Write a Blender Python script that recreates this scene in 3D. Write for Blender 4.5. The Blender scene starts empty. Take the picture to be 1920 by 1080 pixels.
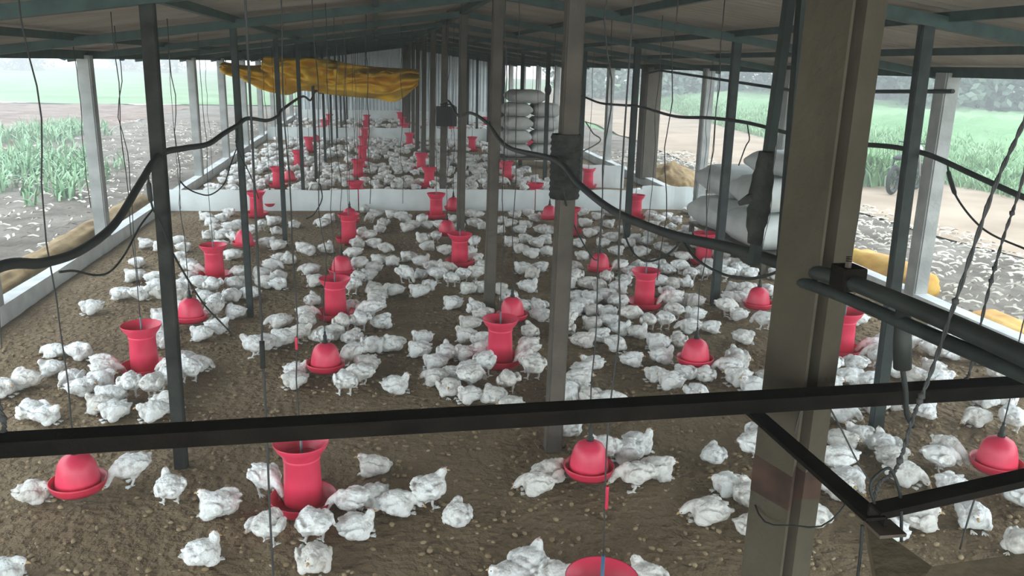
import bpy, bmesh, math, random
from mathutils import Vector, Matrix, noise
from math import sin, cos, pi, radians as RAD
S = bpy.context.scene
COL = S.collection
random.seed(7)

# ------------------------------------------------------------------ camera
F_PX, PCX, PCY, CAM_H = 1570.0, 960.0, 540.0, 2.4
def camera_axes():
    fx, fy = 706 - PCX, -(116 - PCY)
    fwd = Vector((fx, fy, -F_PX))
    dx = 825 - PCX
    dy = (F_PX * F_PX + fx * dx) / fy
    up = -Vector((dx, -dy, -F_PX)).normalized()
    fwd.normalize()
    right = fwd.cross(up)
    return Matrix((right, fwd, up))          # camera space -> world (x right, y along the shed, z up)
CAM_R = camera_axes()
CAM_P = Vector((0, 0, CAM_H))
def ray(x, y):
    return CAM_R @ Vector(((x - PCX) / F_PX, -(y - PCY) / F_PX, -1.0))
def at_z(x, y, z=0.0):
    d = ray(x, y); return CAM_P + d * ((z - CAM_H) / d.z)
def at_x(x, y, X):
    d = ray(x, y); return CAM_P + d * (X / d.x)
def at_y(x, y, Y):
    d = ray(x, y); return CAM_P + d * (Y / d.y)
cd = bpy.data.cameras.new('camera'); cam = bpy.data.objects.new('camera', cd); COL.objects.link(cam)
cam.matrix_world = Matrix.Translation(CAM_P) @ CAM_R.to_4x4()
cd.sensor_width = 36; cd.lens = F_PX / 1920 * 36; cd.clip_start = 0.05; cd.clip_end = 500
S.camera = cam

# ------------------------------------------------------------------ sky, light, exposure
w = bpy.data.worlds.new('overcast_sky'); S.world = w; w.use_nodes = True
wn = w.node_tree; wn.nodes.clear()
bg = wn.nodes.new('ShaderNodeBackground'); wo = wn.nodes.new('ShaderNodeOutputWorld')
tc = wn.nodes.new('ShaderNodeTexCoord'); sep = wn.nodes.new('ShaderNodeSeparateXYZ'); cr = wn.nodes.new('ShaderNodeValToRGB')
wn.links.new(tc.outputs['Generated'], sep.inputs[0]); wn.links.new(sep.outputs['Z'], cr.inputs[0])
cr.color_ramp.elements[0].position = 0.0; cr.color_ramp.elements[0].color = (0.86, 0.95, 0.93, 1)
cr.color_ramp.elements[1].position = 0.6; cr.color_ramp.elements[1].color = (0.80, 0.92, 1.0, 1)
wn.links.new(cr.outputs[0], bg.inputs[0]); bg.inputs[1].default_value = 1.0
wn.links.new(bg.outputs[0], wo.inputs[0])
S.view_settings.view_transform = 'Standard'; S.view_settings.look = 'None'
S.view_settings.exposure = 2.32; S.view_settings.gamma = 1.0; S.view_settings.use_curve_mapping = False
HAZE = .012
S.cycles.max_bounces = 8; S.cycles.diffuse_bounces = 5

# ------------------------------------------------------------------ materials
def mat(name, col, rough=0.8, var=0.15, scale=6.0, bump=0.0, bscale=40.0, metal=0.0, col2=None, detail=6.0, contrast=(0.35, 0.65), spec=0.3, dist=0.02):
    m = bpy.data.materials.new(name); m.use_nodes = True
    n = m.node_tree.nodes; l = m.node_tree.links; b = n['Principled BSDF']
    b.inputs['Roughness'].default_value = rough; b.inputs['Metallic'].default_value = metal
    b.inputs['Specular IOR Level'].default_value = spec
    t = n.new('ShaderNodeTexCoord'); x = n.new('ShaderNodeTexNoise'); r = n.new('ShaderNodeValToRGB')
    x.inputs['Scale'].default_value = scale; x.inputs['Detail'].default_value = detail
    l.new(t.outputs['Object'], x.inputs['Vector']); l.new(x.outputs['Fac'], r.inputs[0])
    a = Vector(col); c2 = Vector(col2) if col2 else a * (1 + var); c1 = a if col2 else a * (1 - var)
    r.color_ramp.elements[0].position, r.color_ramp.elements[1].position = contrast
    r.color_ramp.elements[0].color = (*c1, 1); r.color_ramp.elements[1].color = (*c2, 1)
    l.new(r.outputs[0], b.inputs['Base Color'])
    if bump:
        y = n.new('ShaderNodeTexNoise'); y.inputs['Scale'].default_value = bscale; y.inputs['Detail'].default_value = 8
        l.new(t.outputs['Object'], y.inputs['Vector'])
        u = n.new('ShaderNodeBump'); u.inputs['Strength'].default_value = bump; u.inputs['Distance'].default_value = dist
        l.new(y.outputs['Fac'], u.inputs['Height']); l.new(u.outputs[0], b.inputs['Normal'])
    return m
M = {
 'litter': mat('litter', (0.205, 0.138, 0.076), 0.95, scale=1.3, col2=(0.35, 0.265, 0.165), bump=1.0, bscale=16, dist=0.14, detail=10, contrast=(0.3, 0.72)),
 'clump': mat('litter_clump', (0.23, 0.16, 0.09), 0.95, scale=5, col2=(0.40, 0.31, 0.20)),
 'chip': mat('chip', (0.42, 0.36, 0.25), 0.9, scale=9, var=0.3),
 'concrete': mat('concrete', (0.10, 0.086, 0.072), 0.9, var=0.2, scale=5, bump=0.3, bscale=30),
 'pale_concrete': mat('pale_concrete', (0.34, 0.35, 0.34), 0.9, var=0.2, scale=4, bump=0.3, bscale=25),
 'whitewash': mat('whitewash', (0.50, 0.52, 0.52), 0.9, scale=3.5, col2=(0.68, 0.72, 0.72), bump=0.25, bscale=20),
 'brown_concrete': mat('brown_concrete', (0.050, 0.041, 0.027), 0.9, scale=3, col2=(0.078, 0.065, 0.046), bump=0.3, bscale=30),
 'steel': mat('painted_steel', (0.028, 0.036, 0.034), 0.6, var=0.3, scale=12, bump=0.15),
 'dark_steel': mat('dark_steel', (0.008, 0.006, 0.0045), 0.85, var=0.4, scale=10, bump=0.15, spec=0.08),
 'post_steel': mat('post_steel', (0.036, 0.037, 0.034), 0.75, var=0.35, scale=9, bump=0.15, spec=0.1),
 'rusty': mat('rusty_steel', (0.075, 0.055, 0.042), 0.7, var=0.4, scale=14, bump=0.2),
 'green_steel': mat('green_steel', (0.045, 0.072, 0.066), 0.6, var=0.25, scale=9),
 'roof': mat('cement_sheet', (0.235, 0.205, 0.17), 0.9, scale=1.6, col2=(0.31, 0.275, 0.235), bump=0.15, bscale=60),
 'back_sheet': mat('corrugated_metal', (0.60, 0.66, 0.70), 0.5, var=0.12, scale=2, metal=0.2),
 'board': mat('white_board', (0.80, 0.87, 0.88), 0.55, var=0.08, scale=3),
 'red': mat('red_plastic', (0.74, 0.045, 0.105), 0.38, var=0.10, scale=6, spec=0.5),
 'red_dark': mat('dark_red_plastic', (0.62, 0.028, 0.07), 0.4, var=0.12, scale=6, spec=0.5),
 'blackrub': mat('black_rubber', (0.018, 0.021, 0.02), 0.6, var=0.2),
 'hose': mat('black_hose', (0.030, 0.036, 0.034), 0.55, var=0.25, scale=8),
 'cord': mat('dark_cord', (0.05, 0.05, 0.05), 0.8, var=0.2),
 'pipe': mat('grey_pipe', (0.16, 0.20, 0.24), 0.45, var=0.15),
 'bluepipe': mat('blue_pipe', (0.05, 0.13, 0.22), 0.4, var=0.15),
 'yellow': mat('yellow_tarpaulin', (0.70, 0.40, 0.025), 0.55, scale=2.0, col2=(0.85, 0.55, 0.06), bump=0.3, bscale=9),
 'tan': mat('tan_tarpaulin', (0.17, 0.105, 0.04), 0.7, scale=4, col2=(0.32, 0.22, 0.10), bump=0.4, bscale=15),
 'orange': mat('orange_tarpaulin', (0.50, 0.24, 0.05), 0.6, scale=3, col2=(0.66, 0.42, 0.10), bump=0.4, bscale=12),
 'sack': mat('grey_woven_sack', (0.52, 0.55, 0.54), 0.7, scale=3, col2=(0.66, 0.69, 0.68), bump=0.3, bscale=18),
 'sack_pale': mat('pale_woven_sack', (0.40, 0.41, 0.40), 0.6, scale=3, col2=(0.56, 0.57, 0.56), bump=0.3, bscale=18),
 'wood': mat('weathered_wood', (0.10, 0.085, 0.065), 0.85, var=0.3, scale=7, bump=0.3),
 'ply': mat('dusty_board', (0.125, 0.098, 0.062), 0.9, var=0.2, scale=5, bump=0.3),
 'dark': mat('black_plastic', (0.022, 0.024, 0.022), 0.5, var=0.2),
 'cloth': mat('dark_rag', (0.03, 0.03, 0.028), 0.95, var=0.4, scale=20, bump=0.5),
 'redrag': mat('red_brown_stain', (0.056, 0.031, 0.022), 0.9, scale=9, var=0.4),
 'dirt': mat('dry_dirt', (0.105, 0.088, 0.072), 0.97, scale=0.9, col2=(0.22, 0.195, 0.168), bump=0.9, bscale=7, dist=0.08, detail=12, contrast=(0.32, 0.68)),
 'plough': mat('ploughed_soil', (0.13, 0.085, 0.065), 0.97, scale=1.1, col2=(0.25, 0.18, 0.15), bump=1.0, bscale=4, dist=0.12, detail=10),
 'pathsoil': mat('path_soil', (0.25, 0.19, 0.14), 0.97, scale=0.7, col2=(0.35, 0.275, 0.21), bump=0.4, bscale=9),
 'field': mat('green_field', (0.12, 0.235, 0.105), 0.9, scale=0.15, col2=(0.21, 0.33, 0.18), bump=0.6, bscale=6, dist=0.1),
 'grass': mat('grass_blade', (0.17, 0.30, 0.14), 0.7, scale=1.2, col2=(0.34, 0.50, 0.30)),
 'maize': mat('maize_leaf', (0.15, 0.28, 0.15), 0.7, scale=2.0, col2=(0.32, 0.47, 0.30)),
 'leaf': mat('tree_leaf', (0.12, 0.17, 0.125), 0.8, scale=0.8, col2=(0.22, 0.29, 0.22)),
 'bark': mat('bark', (0.14, 0.11, 0.09), 0.9, scale=8, bump=0.5),
 'husk': mat('dry_husk', (0.36, 0.32, 0.26), 0.9, scale=8, col2=(0.58, 0.55, 0.48)),
 'bluesheet': mat('blue_sheet', (0.10, 0.30, 0.52), 0.5, var=0.1),
 'beak': mat('beak', (0.55, 0.38, 0.20), 0.5, var=0.1),
 'shank': mat('shank', (0.52, 0.40, 0.25), 0.6, var=0.15, scale=30),
 'comb': mat('comb', (0.60, 0.36, 0.32), 0.6, var=0.15),
 'eye': mat('eye', (0.02, 0.015, 0.012), 0.25, var=0.1),
 'chrome': mat('bright_metal', (0.55, 0.57, 0.58), 0.3, metal=0.8, var=0.1),
}
# feathers: white plumage with soiled patches and pink skin showing through, in the bird's own space
m = mat('feather', (0.52, 0.49, 0.47), 0.9, scale=15, col2=(0.93, 0.95, 0.95), bump=0.7, bscale=60, dist=0.010, contrast=(0.32, 0.52), detail=3)
M['feather'] = m
nt = m.node_tree; b = nt.nodes['Principled BSDF']; rnd = nt.nodes.new('ShaderNodeObjectInfo'); mx = nt.nodes.new('ShaderNodeMix'); mx.data_type = 'RGBA'; mx.blend_type = 'MULTIPLY'
src = b.inputs['Base Color'].links[0].from_socket; rr = nt.nodes.new('ShaderNodeValToRGB')
rr.color_ramp.elements[0].color = (0.84, 0.80, 0.76, 1); rr.color_ramp.elements[1].color = (1, 1, 1, 1); rr.color_ramp.elements[1].position = 0.55
nt.links.new(rnd.outputs['Random'], rr.inputs[0]); nt.links.new(src, mx.inputs['A']); nt.links.new(rr.outputs[0], mx.inputs['B']); mx.inputs['Factor'].default_value = 1
nt.links.new(mx.outputs['Result'], b.inputs['Base Color'])

# ------------------------------------------------------------------ helpers
def tag(o, label, cat, group=None, kind=None):
    if label: o['label'] = label
    if cat: o['category'] = cat
    if group: o['group'] = group
    if kind: o['kind'] = kind
    return o
def structure(o, label=None):
    o['kind'] = 'structure'
    if label: o['label'] = label
    return o
def empty(name, loc, rz=0):
    o = bpy.data.objects.new(name, None); COL.objects.link(o); o.location = loc; o.rotation_euler = (0, 0, rz); o.empty_display_size = 0.1
    return o
class MB:
    def __init__(s): s.bm = bmesh.new()
    def box(s, c, size, rot=None):
        r = bmesh.ops.create_cube(s.bm, size=1.0)
        mt = Matrix.Translation(c) @ (rot.to_4x4() if rot else Matrix.Identity(4)) @ Matrix.Diagonal((*size, 1))
        bmesh.ops.transform(s.bm, matrix=mt, verts=r['verts']); return s
    def bar(s, a, b_, wx, wy, roll=None):
        a, b_ = Vector(a), Vector(b_); d = b_ - a; q = d.to_track_quat('Z', 'Y').to_matrix()
        if roll is not None: q = q @ Matrix.Rotation(roll, 3, 'Z')
        return s.box((a + b_) / 2, (wx, wy, d.length), q)
    def angle(s, a, b_, wd, th, side=1, vert=-1):     # L-section: one flange upright, one flat
        a, b_ = Vector(a), Vector(b_); d = (b_ - a).normalized(); sd = d.cross(Vector((0, 0, 1))).normalized() * side
        up = Vector((0, 0, 1))
        R = Matrix((d, sd, up)).transposed()
        L = (b_ - a).length; c = (a + b_) / 2
        s.box(c + up * vert * wd / 2, (L, th, wd), R); s.box(c + sd * (wd / 2), (L, wd, th), R); return s
    def tube(s, pts, r, n=8, cap=True):
        pts = [Vector(p) for p in pts]; rs = r if isinstance(r, (list, tuple)) else [r] * len(pts)
        rings = []; ref = Vector((0.31, 0.17, 0.94))
        for i, p in enumerate(pts):
            d = (pts[min(i + 1, len(pts) - 1)] - pts[max(i - 1, 0)]).normalized()
            u = d.cross(ref)
            if u.length < 1e-3: u = d.cross(Vector((1, 0, 0)))
            u.normalize(); v = d.cross(u)
            rings.append([s.bm.verts.new(p + (u * cos(2 * pi * k / n) + v * sin(2 * pi * k / n)) * rs[i]) for k in range(n)])
        for A, B in zip(rings, rings[1:]):
            for k in range(n): s.bm.faces.new((A[k], A[(k + 1) % n], B[(k + 1) % n], B[k]))
        if cap:
            s.bm.faces.new(rings[0][::-1]); s.bm.faces.new(rings[-1])
        return s
    def lathe(s, prof, n=32, c=(0, 0, 0)):
        c = Vector(c); rings = []
        for r, z in prof:
            rings.append([s.bm.verts.new(c + Vector((r * cos(2 * pi * k / n), r * sin(2 * pi * k / n), z))) for k in range(n)])
        for A, B in zip(rings, rings[1:]):
            for k in range(n): s.bm.faces.new((A[k], A[(k + 1) % n], B[(k + 1) % n], B[k]))
        return s
    def ball(s, c, r, sub=2, rot=None):
        q = bmesh.ops.create_icosphere(s.bm, subdivisions=sub, radius=1.0)
        mt = Matrix.Translation(c) @ (rot.to_4x4() if rot else Matrix.Identity(4)) @ Matrix.Diagonal((*(r if isinstance(r, (tuple, list)) else (r, r, r)), 1))
        bmesh.ops.transform(s.bm, matrix=mt, verts=q['verts']); return s
    def grid(s, fn, nu, nv):
        vs = [[s.bm.verts.new(fn(i / nu, j / nv)) for j in range(nv + 1)] for i in range(nu + 1)]
        for i in range(nu):
            for j in range(nv): s.bm.faces.new((vs[i][j], vs[i + 1][j], vs[i + 1][j + 1], vs[i][j + 1]))
        return s
    def mesh(s, name, mats, smooth=False, bevel=0, solid=0):
        me = bpy.data.meshes.new(name)
        if bevel:
            bmesh.ops.bevel(s.bm, geom=s.bm.edges[:], offset=bevel, segments=2, profile=0.7, affect='EDGES')
        bmesh.ops.recalc_face_normals(s.bm, faces=s.bm.faces)
        if smooth:
            for f in s.bm.faces: f.smooth = True
        s.bm.to_mesh(me); s.bm.free()
        for m_ in (mats if isinstance(mats, (list, tuple)) else [mats]): me.materials.append(m_)
        return me
    def build(s, name, mats, parent=None, smooth=False, bevel=0, solid=0):
        o = bpy.data.objects.new(name, s.mesh(name, mats, smooth, bevel, solid)); COL.objects.link(o)
        if parent: o.parent = parent
        if solid: md = o.modifiers.new('thickness', 'SOLIDIFY'); md.thickness = solid; md.offset = 0
        return o
def link(name, me, parent=None, loc=None, rz=0, scale=None):
    o = bpy.data.objects.new(name, me); COL.objects.link(o)
    if parent: o.parent = parent
    if loc is not None: o.location = loc
    o.rotation_euler = (0, 0, rz)
    if scale: o.scale = (scale,) * 3
    return o
def recentre(o):                                     # put a single-mesh thing's origin at its base
    vs = [v.co for v in o.data.vertices]
    c = Vector(((min(v.x for v in vs) + max(v.x for v in vs)) / 2, (min(v.y for v in vs) + max(v.y for v in vs)) / 2, min(v.z for v in vs)))
    o.data.transform(Matrix.Translation(-c)); o.location = c
    return o
ORD = 'first second third fourth fifth sixth seventh eighth ninth tenth eleventh twelfth thirteenth fourteenth fifteenth sixteenth seventeenth eighteenth nineteenth twentieth'.split()
ORD += ['twenty-' + q for q in ORD[:9]] + ['thirtieth'] + ['thirty-' + q for q in ORD[:9]] + ['fortieth'] + ['forty-' + q for q in ORD[:9]]
def spline(pts, k=10):                               # Catmull-Rom
    P = [Vector(p) for p in pts]; P = [2 * P[0] - P[1]] + P + [2 * P[-1] - P[-2]]; out = []
    for i in range(1, len(P) - 2):
        for j in range(k):
            t = j / k; a, b_, c, d = P[i - 1:i + 3]
            out.append(0.5 * ((2 * b_) + (c - a) * t + (2 * a - 5 * b_ + 4 * c - d) * t * t + (3 * b_ - a - 3 * c + d) * t ** 3))
    return out + [P[-2]]

# ------------------------------------------------------------------ the shed: floor, walls, roof
Y0, Y1 = -2.4, 40.0
XL, XR, XC = -3.42, 5.52, 1.12
ZE, ZR = 2.48, 3.10                                  # underside of the sheets at eaves and ridge
def roof_z(X): return ZE + (ZR - ZE) * (1 - abs(X - XC) / (XC - XL))
FRAMES = [4.88, 8.05, 11.3, 14.3] + [17.4 + 3.15 * k for k in range(7)]

def floor_fn(u, v):
    x = XL - 0.1 + (XR - XL + 0.2) * u; y = Y0 + (Y1 - Y0) * v ** 1.7
    return Vector((x, y, 0.012 * noise.noise(Vector((x * 1.2, y * 1.2, 0))) + 0.008 * noise.noise(Vector((x * 5, y * 5, 3))) - 0.008))
structure(MB().grid(floor_fn, 170, 330).build('floor', M['litter'], smooth=True), 'brown litter floor of the shed')
def crumbs(name, n, y1, pw, s0, s1, sy, sz, m_, label, z, seed):  # loose bits on the floor near the camera
    r = random.Random(seed); q = MB().ball((0, 0, 0), 1.0, 1).bm; q.verts.ensure_lookup_table(); bv = [v.co.copy() for v in q.verts]; bf = [tuple(v.index for v in f.verts) for f in q.faces]; q.free(); V, Fc = [], []
    for i in range(n):
        x, y = r.uniform(-3.3, 5.3), 2.4 + y1 * r.random() ** pw; s = r.uniform(s0, s1); R = Matrix.Rotation(r.random() * 6, 3, 'Z') @ Matrix.Rotation(r.uniform(0, .6), 3, 'X'); b0 = len(V); ry = sy * r.uniform(.7, 1.2)
        V += [tuple(Vector((x, y, z)) + R @ Vector((v.x * s, v.y * s * ry, v.z * s * sz))) for v in bv]; Fc += [tuple(k + b0 for k in f) for f in bf]
    me = bpy.data.meshes.new(name); me.from_pydata(V, [], Fc); me.materials.append(m_); o = bpy.data.objects.new(name, me); COL.objects.link(o)
    for f in me.polygons: f.use_smooth = True
    return tag(o, label, 'litter', kind='stuff')
crumbs('litter_crumbs', 6500, 9, 1.5, .007, .022, .75, .55, M['clump'], 'crumbs of brown litter lying loose on the floor', .004, 1)
crumbs('wood_chips', 420, 9, 1.4, .008, .019, .5, .22, M['chip'], 'pale chips and feathers scattered on the brown litter', .012, 2)

def low_wall(name, x0, x1, h):
    def prof(y): return h + 0.012 * noise.noise(Vector((y * .7, x0, 0)))
    mb = MB(); n = 110
    for i in range(n):
        ya, yb = Y0 + (Y1 - Y0) * i / n, Y0 + (Y1 - Y0) * (i + 1) / n
        w0 = 0.015 * noise.noise(Vector((ya * .9, 2, 0))); w1 = 0.015 * noise.noise(Vector((yb * .9, 2, 0)))
        v = [mb.bm.verts.new(p) for p in ((x0 + w0, ya, -.1), (x0 + w0, ya, prof(ya)), (x1 - w0, ya, prof(ya)), (x1 - w0, ya, -.1), (x0 + w1, yb, -.1), (x0 + w1, yb, prof(yb)), (x1 - w1, yb, prof(yb)), (x1 - w1, yb, -.1))]
        for f in ((0, 1, 5, 4), (1, 2, 6, 5), (2, 3, 7, 6)): mb.bm.faces.new([v[k] for k in f])
    bmesh.ops.remove_doubles(mb.bm, verts=mb.bm.verts, dist=1e-4)
    structure(mb.build(name, M['whitewash']))
low_wall('wall_left', XL, XL - 0.15, 0.165)
low_wall('wall_right', XR, XR + 0.16, 0.175)

def roof(name, xe, xr):
    n = 1500; mb = MB()
    rows = []
    for i in range(n + 1):
        y = Y0 - .3 + (Y1 - Y0 + .6) * i / n; zz = 0.016 * sin(2 * pi * y / 0.177)
        rows.append([mb.bm.verts.new((xe, y, roof_z(xe) + .02 + zz)), mb.bm.verts.new((xr, y, ZR + .02 + zz)), mb.bm.verts.new((xr, y, ZR + .03 + zz)), mb.bm.verts.new((xe, y, roof_z(xe) + .03 + zz))])
    for A, B in zip(rows, rows[1:]):
        for k in range(4): mb.bm.faces.new((A[k], A[(k + 1) % 4], B[(k + 1) % 4], B[k]))
    structure(mb.build(name, M['roof'], smooth=False), 'grey corrugated cement roof sheets seen from below')
roof('ceiling_left', XL - 0.34, XC)
roof('ceiling_right', XR + 0.42, XC)
mb = MB(); rows = []
for i in range(361):                                  # far end wall of corrugated metal
    x = XL - .1 + (XR - XL + .2) * i / 360; d = 0.02 * sin(2 * pi * x / 0.16)
    rows.append([mb.bm.verts.new((x, Y1 - .35 + d, -.05)), mb.bm.verts.new((x, Y1 - .35 + d, roof_z(x)))])
for A, B in zip(rows, rows[1:]): mb.bm.faces.new((A[0], B[0], B[1], A[1]))
structure(mb.build('wall_back', M['back_sheet'], smooth=True), 'blue grey corrugated metal end wall far down the shed')

for Y in [1.72] + FRAMES:                             # rafters and purlins
    for sx, xe in ((-1, XL - 0.30), (1, XR + .38)):
        a = Vector((xe, Y, roof_z(xe) - .085)); c = Vector((XC + sx * .05, Y, ZR - .085))
        structure(MB().bar(a, c, 0.075, 0.075).build('rafter', M['green_steel']))
for X, wz in ((-3.5, .1), (-2.6, .06), (-1.25, .06), (0.0, .06), (2.3, .06), (3.45, .06), (4.6, .06), (5.6, .1)):
    structure(MB().box((X, (Y0 + Y1) / 2, roof_z(X) - .012 - wz / 2), (0.05, Y1 - Y0, wz)).build('purlin', M['green_steel']))
structure(MB().box((XC, (Y0 + Y1) / 2, ZR - .04), (0.08, Y1 - Y0, .08)).build('ridge_beam', M['green_steel']))

def post(name, label, p0, p1, wx, wy, m_, group, rz=0):
    d = Vector(p1) - Vector(p0); mb = MB().box((0, 0, .5), (wx, wy, 1)); 
    for v in mb.bm.verts: v.co = Vector((v.co.x, v.co.y, 0)) + Vector((0, 0, v.co.z * d.z)) + Vector((d.x, d.y, 0)) * v.co.z
    for e in [e for e in mb.bm.edges if abs(e.verts[0].co.z - e.verts[1].co.z) > .5]: e.seam = True
    bmesh.ops.bevel(mb.bm, geom=[e for e in mb.bm.edges if e.seam], offset=min(wx, wy) * .09, segments=2, affect='EDGES')
    o = mb.build(name, m_); o.location = p0; o.rotation_euler = (0, 0, rz)
    return tag(o, label, 'post', group)
n_ord = lambda i: ORD[i]
for i, Y in enumerate(FRAMES):
    wob = random.uniform(-.02, .02)
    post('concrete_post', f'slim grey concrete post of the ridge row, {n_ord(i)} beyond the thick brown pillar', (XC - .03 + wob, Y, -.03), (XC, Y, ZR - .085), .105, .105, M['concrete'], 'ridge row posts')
    x = -1.215 if i == 0 else -1.25
    post('steel_post', f'dark steel post of the left inner row, {n_ord(i)} from the camera', (x, Y, -.03), (x + (.03 if i == 0 else 0), Y, roof_z(x) - .07), .075 if i == 0 else .058, .06, M['post_steel'] if i == 0 else M['steel'], 'left inner row posts')
    x = 3.36 if i == 0 else 3.47
    o = post('steel_post', f'dark steel post of the right inner row, {n_ord(i)} from the camera', (x, Y, .0), (x - (.05 if i == 0 else 0), Y, roof_z(x) - .07), .085, .06, M['steel'], 'right inner row posts')
    if i:
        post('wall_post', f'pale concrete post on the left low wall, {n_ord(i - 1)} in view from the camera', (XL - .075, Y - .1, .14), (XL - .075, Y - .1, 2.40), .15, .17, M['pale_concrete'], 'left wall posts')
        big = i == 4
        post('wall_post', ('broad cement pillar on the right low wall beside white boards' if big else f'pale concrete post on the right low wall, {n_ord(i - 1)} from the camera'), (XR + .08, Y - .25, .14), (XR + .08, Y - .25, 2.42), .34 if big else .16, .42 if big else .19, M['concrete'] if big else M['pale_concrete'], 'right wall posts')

# near pillar of the ridge row
pa, pb = at_y(1452, 1080, 1.78), at_y(1588, 0, 1.78)
d = (pb - pa).normalized(); p0 = pa + d * ((-.02 - pa.z) / d.z); p1 = pa + d * ((ZR - .09 - pa.z) / d.z)
root = empty('concrete_pillar', (p0.x, p0.y, 0), 0)
dd = p1 - p0
SEC = [(-.059, .059), (-.059, -.059), (-.050, -.059), (-.048, -.032), (-.012, -.032), (-.010, -.059), (.059, -.059), (.059, .059)]
def pillar_piece(z0, z1, sc, n=1, wob=0):
    mb = MB(); q = Matrix.Rotation(RAD(24), 2); rings = []
    for i in range(n + 1):
        zz = z0 + (z1 - z0) * i / n; b_ = dd * (zz / dd.z)
        rings.append([mb.bm.verts.new((b_.x + (q @ Vector(c)).x * sc, b_.y + (q @ Vector(c)).y * sc, zz + wob * noise.noise(Vector((k * 2.3, i * 5, 1))))) for k, c in enumerate(SEC)])
    for A, B in zip(rings, rings[1:]):
        for k in range(8): mb.bm.faces.new((A[k], A[(k + 1) % 8], B[(k + 1) % 8], B[k]))
    mb.bm.faces.new(rings[0][::-1]); mb.bm.faces.new(rings[-1]); return mb
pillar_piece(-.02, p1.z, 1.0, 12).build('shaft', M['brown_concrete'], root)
z0 = at_y(1480, 948, 1.72).z; z1 = at_y(1480, 882, 1.72).z
pillar_piece(z0, z1, 1.012, 1, .03).build('paint_patch', M['redrag'], root)['label'] = 'red brown stain'
tag(root, 'thick brown concrete pillar close to the camera where the pipes cross', 'pillar')

# tie wire looped around the pillar
pts = []
for k in range(25):
    a = 2 * pi * k / 24; zz = at_y(1480, 965, 1.7).z
    c0 = p0 + dd * ((zz - p0.z) / dd.z)
    pts.append(Vector((c0.x + .03 + .105 * cos(a), c0.y - .02 + .11 * sin(a), zz + .03 * cos(a) + .006 * sin(5 * a))))
tag(recentre(MB().tube(pts, .0022, 6).build('tie_wire', M['blackrub'])), 'loop of thin black wire around the thick brown pillar', 'wire')

# welded frame close to the camera
root = empty('bar_scaffold', (0.86, 1.68, 1.6))
off = -Vector((0.86, 1.68, 1.6))
def fb(name, a, c, wd, th, **k): 
    return MB().angle(Vector(a) + off, Vector(c) + off, wd, th, **k).build(name, M['dark_steel'], root)
a0, a1 = at_y(-300, 833 - 26 + 22, 1.66), at_y(2300, 705 - 16, 1.66)
a0, a1 = at_y(-200, 823, 1.66), at_y(2200, 690, 1.66)
fb('cross_bar', a0, a1, .054, .005)
b0, b1 = at_x(1398, 745, .86), at_x(1662, 972, .86)
fb('side_bar', b0, b1, .038, .005)
c0, c1 = at_y(1630, 945, b1.y + .01), at_y(2300, 795, b1.y + .01)
fb('end_bar', c0, c1, .036, .005)
fb('support_bar', at_y(-200, 823, 1.66), at_y(-200, 823, 1.66) + Vector((.001, -1.5, 0)), .038, .005)
for q in (b0, b1): MB().box(q + off + Vector((.0, 0, -.02)), (.05, .05, .006)).build('gusset', M['rusty'], root)
tag(root, 'dark angle-steel frame of bars crossing in front of the thick pillar', 'frame')

# dusty board under the end of the frame
mb = MB(); zb = b1.z - .05
poly = [at_z(1622, 972, zb), at_z(1748, 1062, zb - .02), at_z(1930, 1036, zb - .02), at_z(2200, 1000, zb - .02), at_z(2200, 1250, zb - .06), at_z(1660, 1180, zb - .06)]
top = [mb.bm.verts.new(p) for p in poly]; bot = [mb.bm.verts.new(p - Vector((0, 0, .02))) for p in poly]
mb.bm.faces.new(top); mb.bm.faces.new(bot[::-1])
for k in range(6): mb.bm.faces.new((top[k], bot[k], bot[(k + 1) % 6], top[(k + 1) % 6]))
tag(recentre(mb.build('wooden_board', M['ply'])), 'dusty brown board below the near corner of the dark steel frame', 'board')

# ------------------------------------------------------------------ pipes and hoses
def hose(name, pts, r, label, m_='hose', cat='hose', k=10):
    o = MB().tube(spline(pts, k), r, 10).build(name, M[m_], smooth=True)
    return tag(o, label, cat)
def sag(xs, ys, zs): return [Vector(p) for p in zip(xs, ys, zs)]
Hc = [at_x(*q, 1.0) for q in ((948, 268), (1000, 283), (1040, 300), (1085, 345), (1150, 395), (1250, 437), (1360, 463), (1440, 486), (1490, 503))]
far = [Vector((1.05, Y, 1.84 + (.02 if k % 2 else -.1))) for k, Y in enumerate((14.3, 12.8, 11.3, 9.7))]
hose('water_hose', far + [Vector((1.03, 8.05, 1.86)), Vector((1.0, 6.6, 1.78))] + Hc[2:] + [at_x(1580, 524, .96), at_x(1750, 592, .955), at_x(1920, 668, .95), at_x(2200, 790, .95)], .017, 'thick black water hose along the ridge posts, widest as it nears the pillar')
hose('steel_pipe', [at_x(1500, 528, .965), at_x(1580, 556, .96), at_x(1750, 630, .955), at_x(1920, 702, .95), at_x(2200, 822, .95)], .0135, 'dark pipe running just below the thick hose past the brown pillar', 'steel', 'pipe')
Hl = [(-60, 502), (0, 500), (80, 493), (150, 470), (215, 420), (262, 345), (300, 290), (345, 278), (390, 270), (420, 250), (445, 235), (465, 222), (500, 226), (520, 218), (530, 205)]
hl = [at_x(*q, -1.19) for q in Hl] + [Vector((-1.2, 14.3, 1.83)), Vector((-1.2, 16, 1.70)), Vector((-1.2, 17.4, 1.82)), Vector((-1.2, 19, 1.72)), Vector((-1.2, 20.55, 1.82))]
hose('water_hose', [Vector((hl[0].x, 1.5, 1.82)), Vector((hl[0].x, 2.2, 1.76))] + hl[1:], .019, 'black water hose sagging along the left inner row of posts')
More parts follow.
